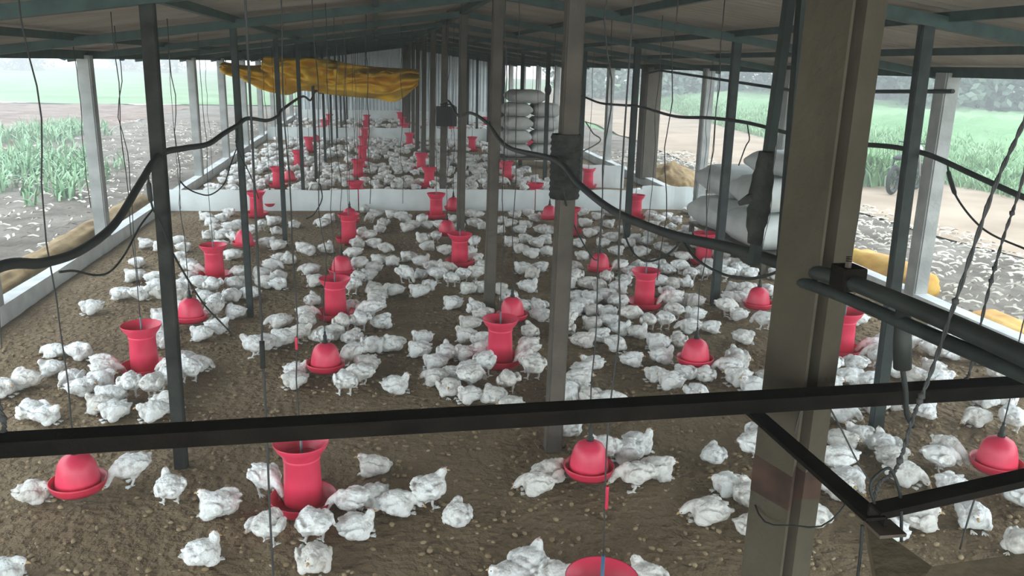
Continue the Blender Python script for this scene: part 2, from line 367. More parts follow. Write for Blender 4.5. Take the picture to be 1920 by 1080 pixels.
Hr = [(1030, 150), (1050, 165), (1070, 180), (1090, 180), (1125, 193), (1165, 197), (1200, 200), (1265, 218), (1330, 221), (1400, 230), (1480, 250), (1540, 262), (1600, 270), (1670, 275), (1740, 290), (1830, 330), (1920, 370), (2000, 400)]
hose('water_hose', [at_x(*q, 3.41) for q in Hr[2:]], .017, 'thin black water hose sagging along the right inner row of posts')

def drop_tube(px, X, r, label):
    pts = [at_x(*q, X) if isinstance(X, (int, float)) else at_x(q[0], q[1], X[i]) for i, q in enumerate(px)]
    return hose('drop_tube', pts, r, label, 'hose', 'tube', 6)
drop_tube([(277, 318), (279, 345), (282, 372), (287, 392)], -1.19, [.006] * 6 + [.013] * 8 + [.006] * 5, 'short drop tube with brown joint under the left hose')
drop_tube([(287, 392), (262, 425), (235, 475), (208, 508), (180, 516), (140, 508), (112, 510)], [-1.19 - .006 * i for i in range(7)], .005, 'thin tube looping left from the left hose toward the nearest drinker')
drop_tube([(287, 392), (303, 420), (322, 470), (350, 520), (382, 570), (410, 600), (437, 628)], [-1.19, -1.18, -1.17, -1.17, -1.17, -1.17, -1.16], .006, 'thin straight tube slanting right from the left hose past the steel post')
drop_tube([(443, 240), (444, 250), (444, 262), (445, 280), (470, 330), (485, 372)], -1.19, [.012] * 15 + [.005] * 16, 'thin tube hanging from the left hose beyond the nearest steel post')
drop_tube([(443, 280), (432, 310), (420, 345), (395, 365), (370, 362), (350, 352), (338, 340)], -1.21, .005, 'thin tube looping left over the white boards')
drop_tube([(1055, 345), (1062, 385), (1085, 440), (1110, 482), (1122, 488)], [1.0, 1.1, 1.25, 1.4, 1.5], .005, 'thin tube slanting from the ridge hose to a red drinker')
drop_tube([(1168, 402), (1172, 440), (1188, 475), (1215, 490), (1250, 478), (1278, 452)], 1.0, .004, 'thin tube looping below the thick black hose')
drop_tube([(1282, 455), (1305, 485), (1350, 512), (1400, 522), (1440, 516), (1470, 503)], .99, .004, 'thin tube looping below the thick hose beside the brown pillar')
drop_tube([(1777, 305), (1778, 320), (1783, 340), (1795, 372), (1825, 412), (1860, 440), (1925, 468)], 3.41, [.006] * 7 + [.013] * 10 + [.006] * 20, 'thin tube with joint hanging from the right hose')
drop_tube([(1401, 232), (1403, 245), (1405, 262), (1398, 275), (1385, 310)], 3.41, .006, 'thin tube hanging from the right hose above grey sacks')
drop_tube([(600, 345), (604, 372), (590, 400), (575, 410)], [-.55, -.55, -.56, -.57], .006, 'short black tube over the white boards by a thin cord')

# hangers that carry the hose at the pillar
for (q0, q1, nm) in (((1413, 495), (1480, 0), 'left'), ((1465, 505), (1505, 0), 'right')):
    a, c = at_y(*q0, 1.97), at_y(*q1, 1.97); dv = (c - a).normalized(); c = a + dv * ((roof_z(a.x) + .0 - a.z) / dv.z)
    root = empty('hanger_bar', a); mb = MB().bar(Vector(), c - a, .028, .02); mb.build('bar', M['steel'], root)
    if nm == 'left':
        mb = MB(); p = at_y(1424, 372, 1.955) - a
        ns = 17; mb.tube([p + (c - a).normalized() * ((k - 8) * .0145) + Vector((.004 * noise.noise(Vector((k * .5, 0, 0))), -.003, 0)) for k in range(ns)], [(.017 + .011 * sin(pi * k / (ns - 1)) + .006 * noise.noise(Vector((k * .8, 3, 0)))) for k in range(ns)], 12)
        mb.tube([p, p + Vector((-.03, -.005, -.0)), p + Vector((-.055, -.005, -.012))], [.018, .013, .006], 8)
        mb.build('rag', M['cloth'], root, smooth=True)['label'] = 'dark rag tied round the bar'
    tag(root, f'dark hanger bar from roof to hose, {"with a rag knotted on it" if nm == "left" else "plain one next to the brown pillar"}', 'bar', 'hanger bars')

# wrap where the hose meets the first ridge post
mb = MB(); c = Vector((1.09, 4.88, 0))
for k in range(11): mb.lathe([(.085, 0), (.094, .02), (.085, .04)], 16, (1.095, 4.88, at_x(1048, 375, 1.05).z + k * .034))
tag(recentre(mb.build('post_wrap', M['cloth'], smooth=True)), 'black wrapping tied around the first slim ridge post by the hose', 'wrapping')
# clamp at the pillar and hanging connector
root = empty('pipe_clamp', at_x(1590, 520, .96)); mb = MB().box((0, 0, .0), (.05, .06, .05)).build('body', M['dark_steel'], root, bevel=.006)
for k in range(3): MB().lathe([(0, 0), (.007, 0), (.007, .014), (0, .014)], 6, (-.0 + .012 * (k - 1), -.015 + .02 * k, .024)).build('bolt', M['rusty'], root)
tag(root, 'rusty bolted clamp holding the pipes beside the brown pillar', 'clamp')
q = at_x(1692, 588, .957)
root = empty('cable_connector', q); e = at_y(1692, 690, q.y) - q; f = at_y(1700, 775, q.y) - q; g = at_y(1712, 800, q.y) - q
MB().tube([Vector((0, 0, .012)), e * .5, e], [.013, .0165, .0165], 12).build('socket', M['dark'], root, smooth=True)
MB().tube(spline([e, (e + f) / 2 + Vector((.002, 0, 0)), f, g]), .005, 8).build('cable', M['blackrub'], root, smooth=True)
tag(root, 'black cable socket hanging from the two dark pipes', 'connector')

def twisted(name, px, Y, r, label, knots=(), m_='cord', group=None):
    pts = spline([at_y(*q, Y if not isinstance(Y, list) else Y[i]) for i, q in enumerate(px)], 14); mb = MB()
    for ph in (0, pi):
        mb.tube([p + Vector((cos(i * .9 + ph), sin(i * .9 + ph) * .6, 0)) * r * .8 for i, p in enumerate(pts)], r * .8, 6)
    for t in knots: mb.ball(pts[int(t * (len(pts) - 1))], (r * 2.4, r * 2.4, r * 2.8), 1)
    return tag(mb.build(name, M[m_], smooth=True), label, 'rope', group)
twisted('twisted_rope', [(1975, 60), (1925, 215), (1865, 350), (1800, 540), (1745, 700), (1715, 775), (1692, 850), (1676, 885), (1650, 905), (1638, 935)], b1.y + .01, .0028, 'knotted dark rope slanting from the roof to the near frame corner', (.35, .5, .52, .7, .8))
twisted('twisted_rope', [(1945, 200), (1915, 345), (1880, 450), (1850, 560), (1820, 690), (1806, 722)], 1.66, .0028, 'knotted dark rope right of the longer slanting rope', (.3, .5, .55, .75, .9))
pts = [at_y(*q, b1.y + .005) for q in ((1640, 945), (1632, 915), (1640, 895), (1665, 878), (1678, 895), (1688, 930), (1690, 965), (1690, 1015))]
tag(MB().tube(spline(pts), .0028, 8).build('cable_loop', M['blackrub'], smooth=True), 'black cable loop tied over the near corner of the frame', 'cable')
pts = [at_y(*q, b1.y + .0) for q in ((1617, 985), (1614, 1030), (1608, 1085), (1600, 1160))]
tag(MB().tube(spline(pts), .0028, 8).build('hanging_cable', M['blackrub'], smooth=True), 'black cable hanging straight down below the frame corner', 'cable')
pts = [at_y(*q, 1.66) for q in ((1545, 745), (1575, 800), (1605, 860), (1632, 905))]
tag(MB().tube(spline(pts), .002, 6).build('slack_wire', M['cord'], smooth=True), 'slack wire in front of the brown pillar falling right from the cross bar', 'wire')
pts = [at_y(*q, 1.66) for q in ((1505, 755), (1495, 790), (1490, 812))]
tag(MB().tube(spline(pts), .002, 6).build('slack_wire', M['cord'], smooth=True), 'short wire end below the cross bar on the brown pillar', 'wire')
pts = [at_y(*q, b1.y + .012) for q in ((1846, 912), (1840, 925), (1830, 930), (1812, 985), (1800, 1030))]
tag(MB().tube(spline(pts), .0016, 6).build('slack_wire', M['cord'], smooth=True), 'fine wire hanging below the near frame bar at the right', 'wire')
twisted('twisted_rope', [(-25, 690), (0, 765), (8, 800), (2, 830)], 1.66, .0035, 'thorny knotted wire at the left end of the cross bar', (.2, .5, .8))
# near hanging cord with joint (left of the nearest feeder)
x2 = [(458, -40), (470, 200), (483, 480), (490, 600), (492, 660), (498, 760), (506, 960), (513, 1090), (516, 1150)]
root = empty('drop_rope', at_y(516, 1150, 3.0)); o = -root.location
P = [at_y(*q, 3.0) + o for q in x2]; P[0].z = roof_z(P[0].x + root.location.x) - root.location.z
MB().tube(spline(P), .0045, 8).build('cord', M['cord'], root, smooth=True)
MB().tube([at_y(491, 640, 3.0) + o, at_y(493, 690, 3.0) + o], .010, 8).build('joint', M['cloth'], root, smooth=True)
MB().lathe([(0, 0), (.02, 0), (.02, .05), (0, .05)], 12).build('weight', M['dark'], root)
root.location.z = root.location.z
tag(root, 'dark cord with thick joint hanging left of the nearest tall feeder', 'cord')

# ------------------------------------------------------------------ feeders and drinkers
feeder_me = {}
def make_feeder_meshes():
    # double-walled profiles give every shell a real thickness
    feeder_me['funnel'] = MB().lathe([(.088, .305), (.094, .31), (.10, .335), (.125, .365), (.146, .40), (.150, .402), (.150, .396), (.130, .358), (.106, .330), (.098, .305)], 36).mesh('funnel', M['red'], True)
    feeder_me['barrel'] = MB().lathe([(.100, .045), (.104, .045), (.101, .18), (.097, .295), (.101, .30), (.101, .314), (.095, .318), (.090, .31), (.093, .18), (.098, .05)], 36).mesh('barrel', M['red'], True)
    feeder_me['feed_pan'] = MB().lathe([(0, .012), (.135, .008), (.16, .03), (.178, .075), (.183, .077), (.184, .072), (.168, .028), (.142, 0), (0, 0)], 36).mesh('feed_pan', M['red_dark'], True)
    feeder_me['centre_rod'] = MB().lathe([(0, .02), (.007, .02), (.007, .46), (0, .46)], 10).mesh('centre_rod', M['pipe'], True)
    feeder_me['blue_rod'] = MB().lathe([(0, .02), (.008, .02), (.008, .50), (0, .50)], 10).mesh('blue_rod', M['bluepipe'], True)
    feeder_me['dome'] = MB().lathe([(.132, .05), (.136, .05), (.132, .09), (.122, .15), (.108, .20), (.088, .232), (.055, .252), (.03, .262), (.0, .264), (0, .258), (.05, .246), (.084, .226), (.116, .15), (.13, .06)], 36).mesh('dome', M['red'], True)
    feeder_me['trough'] = MB().lathe([(.10, .03), (.148, .024), (.166, .05), (.176, .084), (.182, .085), (.18, .07), (.168, .036), (.150, .012), (.10, .018)], 36).mesh('trough', M['red_dark'], True)
    feeder_me['valve'] = MB().lathe([(0, .25), (.026, .255), (.026, .285), (.016, .29), (.018, .33), (.010, .345), (.010, .37), (0, .37)], 14).mesh('valve', M['dark'], True)
make_feeder_meshes()
def cord_mesh(L, wob, r, name):
    n = max(6, int(L / .15)); ph = random.random() * 10
    return MB().tube([Vector((wob * noise.noise(Vector((i * .35, ph, 0))) * min(1, i / 3, (n - i) / 3), wob * noise.noise(Vector((ph, i * .35, 0))) * min(1, i / 3, (n - i) / 3), L * i / n)) for i in range(n + 1)], r, 6).mesh(name, M['cord'], True)
LAND = []                                            # landmarks for the birds' labels: (short name, position)
def feeder(p, row, k, rod='centre_rod'):
    r = empty('feeder', (p.x, p.y, 0), random.random() * 6)
    link('feed_pan', feeder_me['feed_pan'], r); link('barrel', feeder_me['barrel'], r); link('funnel', feeder_me['funnel'], r)
    h = .46 if rod == 'centre_rod' else .50
    link('centre_rod', feeder_me[rod], r)
    c = link('hanging_cord', cord_mesh(roof_z(p.x) - h, .025, .0035 if p.y < 16 else .005, 'hanging_cord'), r); c.location = (0, 0, h)
    tape = {('left', 0): (632, 655), ('centre', 0): (912, 955)}.get((row, k))
    if tape:                                         # red tape wound on the cord
        za, zb = at_y(1128 if row == 'centre' else 563, tape[1], p.y).z, at_y(1128 if row == 'centre' else 563, tape[0], p.y).z
        t = link('red_tape', MB().lathe([(.0065, 0), (.008, .01), (.007, (zb - za) * .5), (.008, zb - za - .01), (.0065, zb - za)], 8).mesh('red_tape', M['red_dark'], True), r); t.location = (0, 0, za)
    tag(r, f'red hopper feeder, {n_ord(k)} from the camera in the {row} feeder row', 'feeder', 'red hopper feeders')
    LAND.append((f'{n_ord(k)} feeder of the {row} row', Vector((p.x, p.y, 0)), .19))
    return r
def drinker(p, row, k, lift=.055):
    r = empty('bell_drinker', (p.x, p.y, lift), random.random() * 6)
    link('trough', feeder_me['trough'], r, scale=.83); link('dome', feeder_me['dome'], r, scale=.86); link('valve', feeder_me['valve'], r, scale=.86)
    c = link('hanging_cord', cord_mesh(roof_z(p.x) - .315 - lift, .05, .004 if p.y < 16 else .005, 'hanging_cord'), r); c.location = (0, 0, .315)
    tag(r, f'red bell drinker, {n_ord(k)} from the camera in the {row} drinker row', 'drinker', 'red bell drinkers')
    LAND.append((f'{n_ord(k)} drinker of the {row} row', Vector((p.x, p.y, 0)), .19))
    return r
FR = {
 'far-left': [(273, 700), (404, 524), (482, 406), (522, 352), (560, 315), (580, 285), (597, 262)],
 'left': [(570, 952), (630, 597), (655, 455), (667, 383), (672, 335), (680, 305), (682, 283), (684, 264)],
 'centre': [(1120, 1240), (937, 684), (862, 498), (818, 409), (805, 352), (790, 320), (768, 275), (760, 254)],
 'right': [(1207, 577), (1068, 440), (1003, 386), (950, 338), (885, 283)],
 'far-right': [(1575, 665), (1318, 494), (1190, 411), (1102, 352)],
}
for row, L in FR.items():
    ps = [at_z(*q) for q in L]
    while ps[-1].y < 34.5: ps.append(Vector((ps[-1].x, ps[-1].y + 3.35, 0)))
    ps = [p for p in ps if not (p.x > 2.2 and 19.4 < p.y < 21.4)]
    for k, p in enumerate(ps): feeder(p, row, k, 'blue_rod' if (row, k) == ('centre', 0) else 'centre_rod')
DR = {
 'left': [(147, 912), (358, 600), (458, 462), (507, 388), (543, 342), (592, 270), (612, 240)],
 'left-middle': [(611, 690), (641, 514), (656, 418), (670, 362), (676, 318)],
 'middle': [(1104, 884), (960, 597), (838, 442), (850, 396), (795, 306), (772, 262)],
 'right-middle': [(1303, 680), (1124, 508), (1030, 412), (944, 322)],
 'right': [(1868, 875), (1421, 576)],
}
for row, L in DR.items():
    for k, q in enumerate(L): drinker(at_z(q[0], q[1] - 6, .10), row, k)

# a few spare cords that hang from the roof over the aisles
sp = [(-2.7, 6.2), (-2.9, 9.0), (-2.75, 12.2), (-.1, 9.2), (.35, 12.6), (3.6, 6.1), (4.8, 8.6), (5.0, 5.1), (-2.2, 7.9), (2.0, 5.7), (-3.0, 16.0), (4.9, 12.2)]
for k, (x, y) in enumerate(sp):
    z = random.choice((.35, .9, 1.3)); me = cord_mesh(roof_z(x) - z, .06, .004, 'spare_cord')
    o = link('spare_cord', me, None, (x, y, z))
    tag(o, 'thin dark cord hanging free from the roof between the feeder rows', 'cord', 'free hanging cords')

# ------------------------------------------------------------------ white boards, sacks, tarpaulins, things far down
def board(a, c, h, label, z=0.0, th=.02):
    a, c = Vector((*a, z)), Vector((*c, z)); mb = MB(); d = c - a; L = d.length
    nrm = Vector((-d.y, d.x, 0)).normalized(); n = 14
    def bow(u): return nrm * (.018 * sin(u * 5 + a.x) + .01 * sin(u * 13))
    rows = []
    for i in range(n + 1):
        p = a + d * (i / n) + bow(i / n)
        hz = h + .008 * sin(i * 1.3 + a.x)
        rows.append([mb.bm.verts.new(q) for q in (p, p + Vector((0, 0, hz)), p + nrm * th + Vector((0, 0, hz)), p + nrm * th)])
    for A, B in zip(rows, rows[1:]):
        for k in range(4): mb.bm.faces.new((A[k], A[(k + 1) % 4], B[(k + 1) % 4], B[k]))
    mb.bm.faces.new(rows[0][::-1]); mb.bm.faces.new(rows[-1])
    o = recentre(mb.build('partition_board', M['board'])); return tag(o, label, 'board', 'white partition boards')
YP = 13.95
board((-3.36, YP + .12), (-.35, YP + .05), .345, 'low white partition board across the left side of the shed')
board((-.33, YP + .05), (2.62, YP), .36, 'low white partition board across the centre by the ridge posts')
board((2.64, YP), (4.52, YP - .05), .36, 'low white partition board right of centre behind red feeders')
board((4.56, YP + .15), (5.42, YP - .06), .41, 'slanting white board at the right end of the near partition')
board((3.9, 16.9), (4.95, 16.55), .46, 'white board standing behind the near partition at the right')
board((4.0, 21.5), (5.1, 21.3), .42, 'small white board farther back beside the right wall')
YQ = 27.0
board((-3.36, YQ), (-.5, YQ), .40, 'second white partition board far back on the left')
board((-.48, YQ + .02), (2.3, YQ), .40, 'second white partition board far back in the centre')
board((2.32, YQ), (5.4, YQ - .02), .40, 'second white partition board far back on the right')
board((-3.36, 36.3), (1.1, 36.3), .44, 'farthest white partition board on the left by the end wall')
board((1.12, 36.3), (5.4, 36.3), .44, 'farthest white partition board on the right by the end wall')

def sack_mesh(L, W, H, seed, m_):
    mb = MB()
    q = bmesh.ops.create_cube(mb.bm, size=1.0); bmesh.ops.subdivide_edges(mb.bm, edges=mb.bm.edges[:], cuts=9, use_grid_fill=True)
    for v in mb.bm.verts:
        x, y, z = v.co * 2
        e = (1 - abs(x) ** 7 * .42); ey = (1 - abs(y) ** 6 * .30)
        zz = z * e * ey; 
        p = Vector((x * (1 - .10 * abs(z) ** 3), y * (1 - .12 * abs(z) ** 3), zz))
        nn = noise.noise(Vector((x * 1.7 + seed, y * 1.7, z * 1.3))) * .14 + noise.noise(Vector((x * 5 + seed, y * 4, z * 4))) * .05
        fold = .06 * sin(y * 9 + seed) * max(0, abs(x) - .6) * 2
        v.co = Vector((p.x * L / 2, p.y * W / 2 * (1 + fold), (p.z + nn * .6) * H / 2 + H / 2))
    return mb.mesh('sack', m_, True)
def sack(p, L, W, H, rz, seed, m_, label, group, tilt=0):
    o = link('feed_sack', sack_mesh(L, W, H, seed, m_), None, p, rz); o.rotation_euler = (tilt, 0, rz)
    return tag(o, label, 'sack', group)
# right stack on a low platform
root = empty('wooden_platform', (4.95, 10.4, 0), RAD(2)); W2, D2 = .9, 2.3
MB().box((0, 0, .235), (W2, D2, .03)).build('deck', M['wood'], root)
for sx in (-1, 1):
    for sy in (-1, 1): MB().box((sx * (W2 / 2 - .04), sy * (D2 / 2 - .05), .11), (.06, .06, .22)).build('leg', M['wood'], root)
tag(root, 'low dark wooden platform under the grey sack stack at the right', 'platform')
z = .25; lay = 0
for lay, (h, n) in enumerate(((.46, 2), (.42, 2))):
    for k in range(n):
        sack((4.92 + .05 * (lay % 2) - .03 * k, 9.85 + 1.08 * k + .04 * lay, z), .98 - .05 * lay, 1.04, h * .97, RAD(3 * (-1) ** lay), lay * 3 + k, M['sack'],
             f'big grey sack, {("bottom", "upper")[lay]} {("front", "rear")[k]} one of the stack on the low platform', 'grey sacks on the platform')
    z += h
sack((5.1, 9.95, z), .72, .85, .30, RAD(18), 21, M['sack'], 'grey sack lying crooked on top of the right stack', 'grey sacks on the platform')
# far centre stack
root = empty('wooden_platform', (3.65, 20.3, 0), 0); W2, D2 = 1.5, 1.0
MB().box((0, 0, .235), (W2, D2, .05)).build('deck', M['wood'], root)
for sx in (-1, 1):
    for sy in (-1, 1): MB().box((sx * (W2 / 2 - .06), sy * (D2 / 2 - .06), .105), (.08, .08, .21)).build('leg', M['wood'], root)
tag(root, 'low wooden platform under the pale sack stack behind the ridge posts', 'platform')
z = .26
names = ('bottom', 'second', 'third', 'fourth', 'fifth')
for lay in range(4):
    for k in range(2):
        sack((3.3 + .70 * k, 20.3 + .02 * lay, z), .68, .9, .318, RAD(random.uniform(-5, 5)), lay * 5 + k * 2 + 40, M['sack_pale'],
             f'pale sack, {names[lay]} layer {("left", "right")[k]} in the stack behind the ridge posts', 'pale sacks far back')
    z += .318
sack((3.5, 20.25, z), .85, .95, .31, RAD(6), 77, M['sack_pale'], 'pale wide sack capping the stack behind the ridge posts', 'pale sacks far back')

# yellow tarpaulin slung under the roof
def tarp(name, top, bot, Y, m_, thick, seed, nu=70, nv=26, depth=.35):
    T = spline([at_y(*q, Y) for q in top], 20); B = spline([at_y(*q, Y) for q in bot], 20)
    def f(u, v):
        a = T[min(int(u * (len(T) - 1)), len(T) - 1)]; c = B[min(int(u * (len(B) - 1)), len(B) - 1)]
        p = a.lerp(c, v); s = sin(v * pi)
        n1 = noise.noise(Vector((u * 4 + seed, v * 1.5 + u * 3, seed))); n2 = noise.noise(Vector((u * 11 + v * 4, v * 4 - u * 5, seed + 5))); n3 = abs(noise.noise(Vector((u * 7 - v * 3, v * 3 + u * 6, seed + 9))))
        return p + Vector((0, -depth * s * (1 + .5 * n1) + .45 * n1 + .42 * n2 - .9 * n3 * s, .08 * n2 * s))
    return MB().grid(f, nu, nv), T
root = empty('yellow_tarpaulin', (-1.2, 17.6, 1.7)); off = -root.location
mb, T = tarp('sheet', [(420, 116), (450, 122), (490, 122), (520, 112), (580, 112), (650, 120), (710, 126), (785, 130)], [(421, 139), (450, 146), (490, 166), (535, 178), (570, 170), (620, 178), (690, 184), (745, 188), (782, 160)], 17.6, M['yellow'], .01, 3)
bmesh.ops.transform(mb.bm, matrix=Matrix.Translation(off), verts=mb.bm.verts)
mb.build('sheet', M['yellow'], root, True, solid=.008)
mb, T2 = tarp('fold', [(498, 106), (540, 108), (600, 110), (650, 118), (700, 128), (740, 134)], [(492, 130), (540, 148), (600, 160), (640, 158), (690, 146), (738, 140)], 17.15, M['yellow'], .01, 11, 50, 18, .3)
bmesh.ops.transform(mb.bm, matrix=Matrix.Translation(off), verts=mb.bm.verts)
mb.build('fold', M['yellow'], root, True, solid=.008)['label'] = 'loose upper fold'
for t in (.02, .2, .4, .6, .8, .98):
    p = T[int(t * (len(T) - 1))]; z = roof_z(p.x) + .03
    MB().tube([p + off - Vector((0, 0, .02)), Vector((p.x, p.y, max(z, p.z + .05))) + off], .008, 6).build('tie_cord', M['cord'], root)
tag(root, 'crumpled yellow tarpaulin slung below the roof across the left half', 'tarpaulin')

def roll(name, x, ya, yb, r, m_, label, seed, z0=0.0, flat=1.0):
    mb = MB(); n = 90; k = 26; rings = []
    for i in range(n + 1):
        y = ya + (yb - ya) * i / n; ring = []
        tap = min(1, i / 4 + .25, (n - i) / 4 + .25)
        for j in range(k):
            a = 2 * pi * j / k
            rr = r * tap * (1 + .30 * noise.noise(Vector((cos(a) * 1.6, sin(a) * 1.6, y * 1.1 + seed))) + .34 * (abs(noise.noise(Vector((cos(a) * 3.2 + y * .5, sin(a) * 3.2, y * 1.3 + seed)))) - .3))
            ring.append(mb.bm.verts.new((x + rr * 1.25 * cos(a), y, z0 + max(.0, r * .8 * flat + rr * flat * sin(a)))))
        rings.append(ring)
    for A, B in zip(rings, rings[1:]):
        for j in range(k): mb.bm.faces.new((A[j], A[(j + 1) % k], B[(j + 1) % k], B[j]))
    mb.bm.faces.new(rings[0]); mb.bm.faces.new(rings[-1][::-1])
    return tag(recentre(mb.build(name, M[m_], smooth=True)), label, 'tarpaulin')
roll('rolled_tarpaulin', -3.82, 6.0, 14.6, .145, 'tan', 'rolled tan tarpaulin lying outside along the left low wall', 2, -.02)
roll('rolled_tarpaulin', 6.03, 5.4, 7.35, .16, 'orange', 'orange and yellow tarpaulin bunched outside the right low wall', 5, -.05, .62)
roll('rolled_tarpaulin', 6.02, 8.2, 9.6, .17, 'orange', 'short orange tarpaulin roll outside the right wall behind the brown pillar', 9, -.05)
# heap of tan sheeting beyond the slanting board
def heap_fn(u, v):
    x, y = (u - .5) * 2, (v - .5) * 2; r = math.hypot(x, y)
    h = max(0, 1 - r) ** .6 * .42 * (1 + .5 * noise.noise(Vector((x * 3, y * 3, 1)))) + .06 * abs(noise.noise(Vector((x * 6, y * 6, 4))))
    return Vector((6.38 + x * .60, 17.5 + y * 1.2, max(0.0, h) + .02))
tag(recentre(MB().grid(heap_fn, 44, 44).build('crumpled_sheeting', M['tan'], smooth=True)), 'heap of crumpled tan sheeting behind the slanting white board', 'sheeting')

# black fan box on a ridge post, a lamp holder and dark clutter far down
p = at_y(836, 217, 14.2)
root = empty('fan_box', (p.x, 14.13, p.z - .17)); MB().box((0, 0, .165), (.34, .16, .32)).build('case', M['dark'], root, bevel=.012)
mb = MB()
for k in range(7): mb.box((0, -.085, .06 + k * .035), (.27, .012, .014))
mb.build('grille', M['blackrub'], root)
MB().tube(spline([(-.02, 0, .32), (0, .01, .36), (.1, 0, .35), (.14, 0, .325)]), .012, 8).build('handle', M['dark'], root, smooth=True)
tag(root, 'square black box fixed on a ridge post above the first partition', 'box')
p = at_x(1142, 162, 3.47); root = empty('lamp_holder', (3.47, 17.34, 1.95))
MB().lathe([(0, -.14), (.05, -.12), (.075, -.04), (.06, .05), (.03, .09), (.03, .14), (0, .14)], 16).build('shade', M['dark'], root, True)
MB().tube([(0, 0, .14), (0, .0, roof_z(3.47) - 1.95 - .06)], .008, 6).build('cable', M['cord'], root)
tag(root, 'dark lamp holder hanging beside a right inner steel post', 'lamp')
rng = random.Random(5); mb = MB(); c = Vector((4.1, 17.6, 0))
for k in range(38):
    mb.ball(c + Vector((max(-.14, min(.14, rng.gauss(0, .09))), max(-.12, min(.12, rng.gauss(0, .08))), .06 + min(.62, abs(rng.gauss(.36, .18))))), (rng.uniform(.05, .11), .07, rng.uniform(.05, .10)), 1)
for k in range(7): mb.box(c + Vector((rng.gauss(0, .03), rng.gauss(0, .03), .1 + k * .06)), (.16, .14, .2))
r_ = mb.build('dark_bundle', M['cloth'], smooth=True); recentre(r_)
tag(r_, 'dark bundle of rags heaped behind the white boards at the right', 'bundle')
pts = [at_y(*q, 17.5) for q in ((1098, 228), (1103, 236), (1112, 250), (1124, 266))]
o = MB().tube(spline([pts[0], pts[1], pts[2], pts[3], Vector((4.0, 17.55, .5))]), .014, 6).build('stick', M['wood'], smooth=True)
tag(o, 'thin crooked stick leaning out of the dark bundle', 'stick')
# long pole under the right eave
a, c = at_x(1238, 132, 5.42), at_x(1500, 172, 5.42)
tag(MB().tube([Vector((5.42, 17.1, 2.28)), a, c, Vector((5.42, c.y - 3, 2.25))], .022, 8).build('eave_pole', M['steel']), 'dark pole fixed across the right wall posts below the eave', 'pole')
# ------------------------------------------------------------------ the birds
def remeshed(parts, voxel, seed, name, amp=.0045):
    mb = MB()
    for c, r, rot in parts:
        mb.ball(c, r, 2, rot)
    me = mb.mesh('tmp', M['feather']); ob = bpy.data.objects.new('tmp', me); COL.objects.link(ob)
    md = ob.modifiers.new('r', 'REMESH'); md.mode = 'VOXEL'; md.voxel_size = voxel
    sm = ob.modifiers.new('s', 'SMOOTH'); sm.iterations = 2; sm.factor = .5
    dg = bpy.context.evaluated_depsgraph_get(); dg.update()
    out = bpy.data.meshes.new_from_object(ob.evaluated_get(dg)); bpy.data.objects.remove(ob)
    nr = [v.normal.copy() for v in out.vertices]
    for v, n in zip(out.vertices, nr):
        p = v.co
        d = noise.noise(p * 17 + Vector((seed, 0, 0))) * amp * 1.5 + (abs(noise.noise(Vector((p.x * 36, p.y * 62, p.z * 62)) + Vector((0, seed, 0)))) - .25) * amp * 2.2
        k = 1.0 if p.x < .10 else .45
        v.co = p + n * d * k
        if v.co.z < .001: v.co.z = .001
    out.name = name
    for f in out.polygons: f.use_smooth = True
    return out
def Ry(a): return Matrix.Rotation(a, 3, 'Y')
def Rz(a): return Matrix.Rotation(a, 3, 'Z')
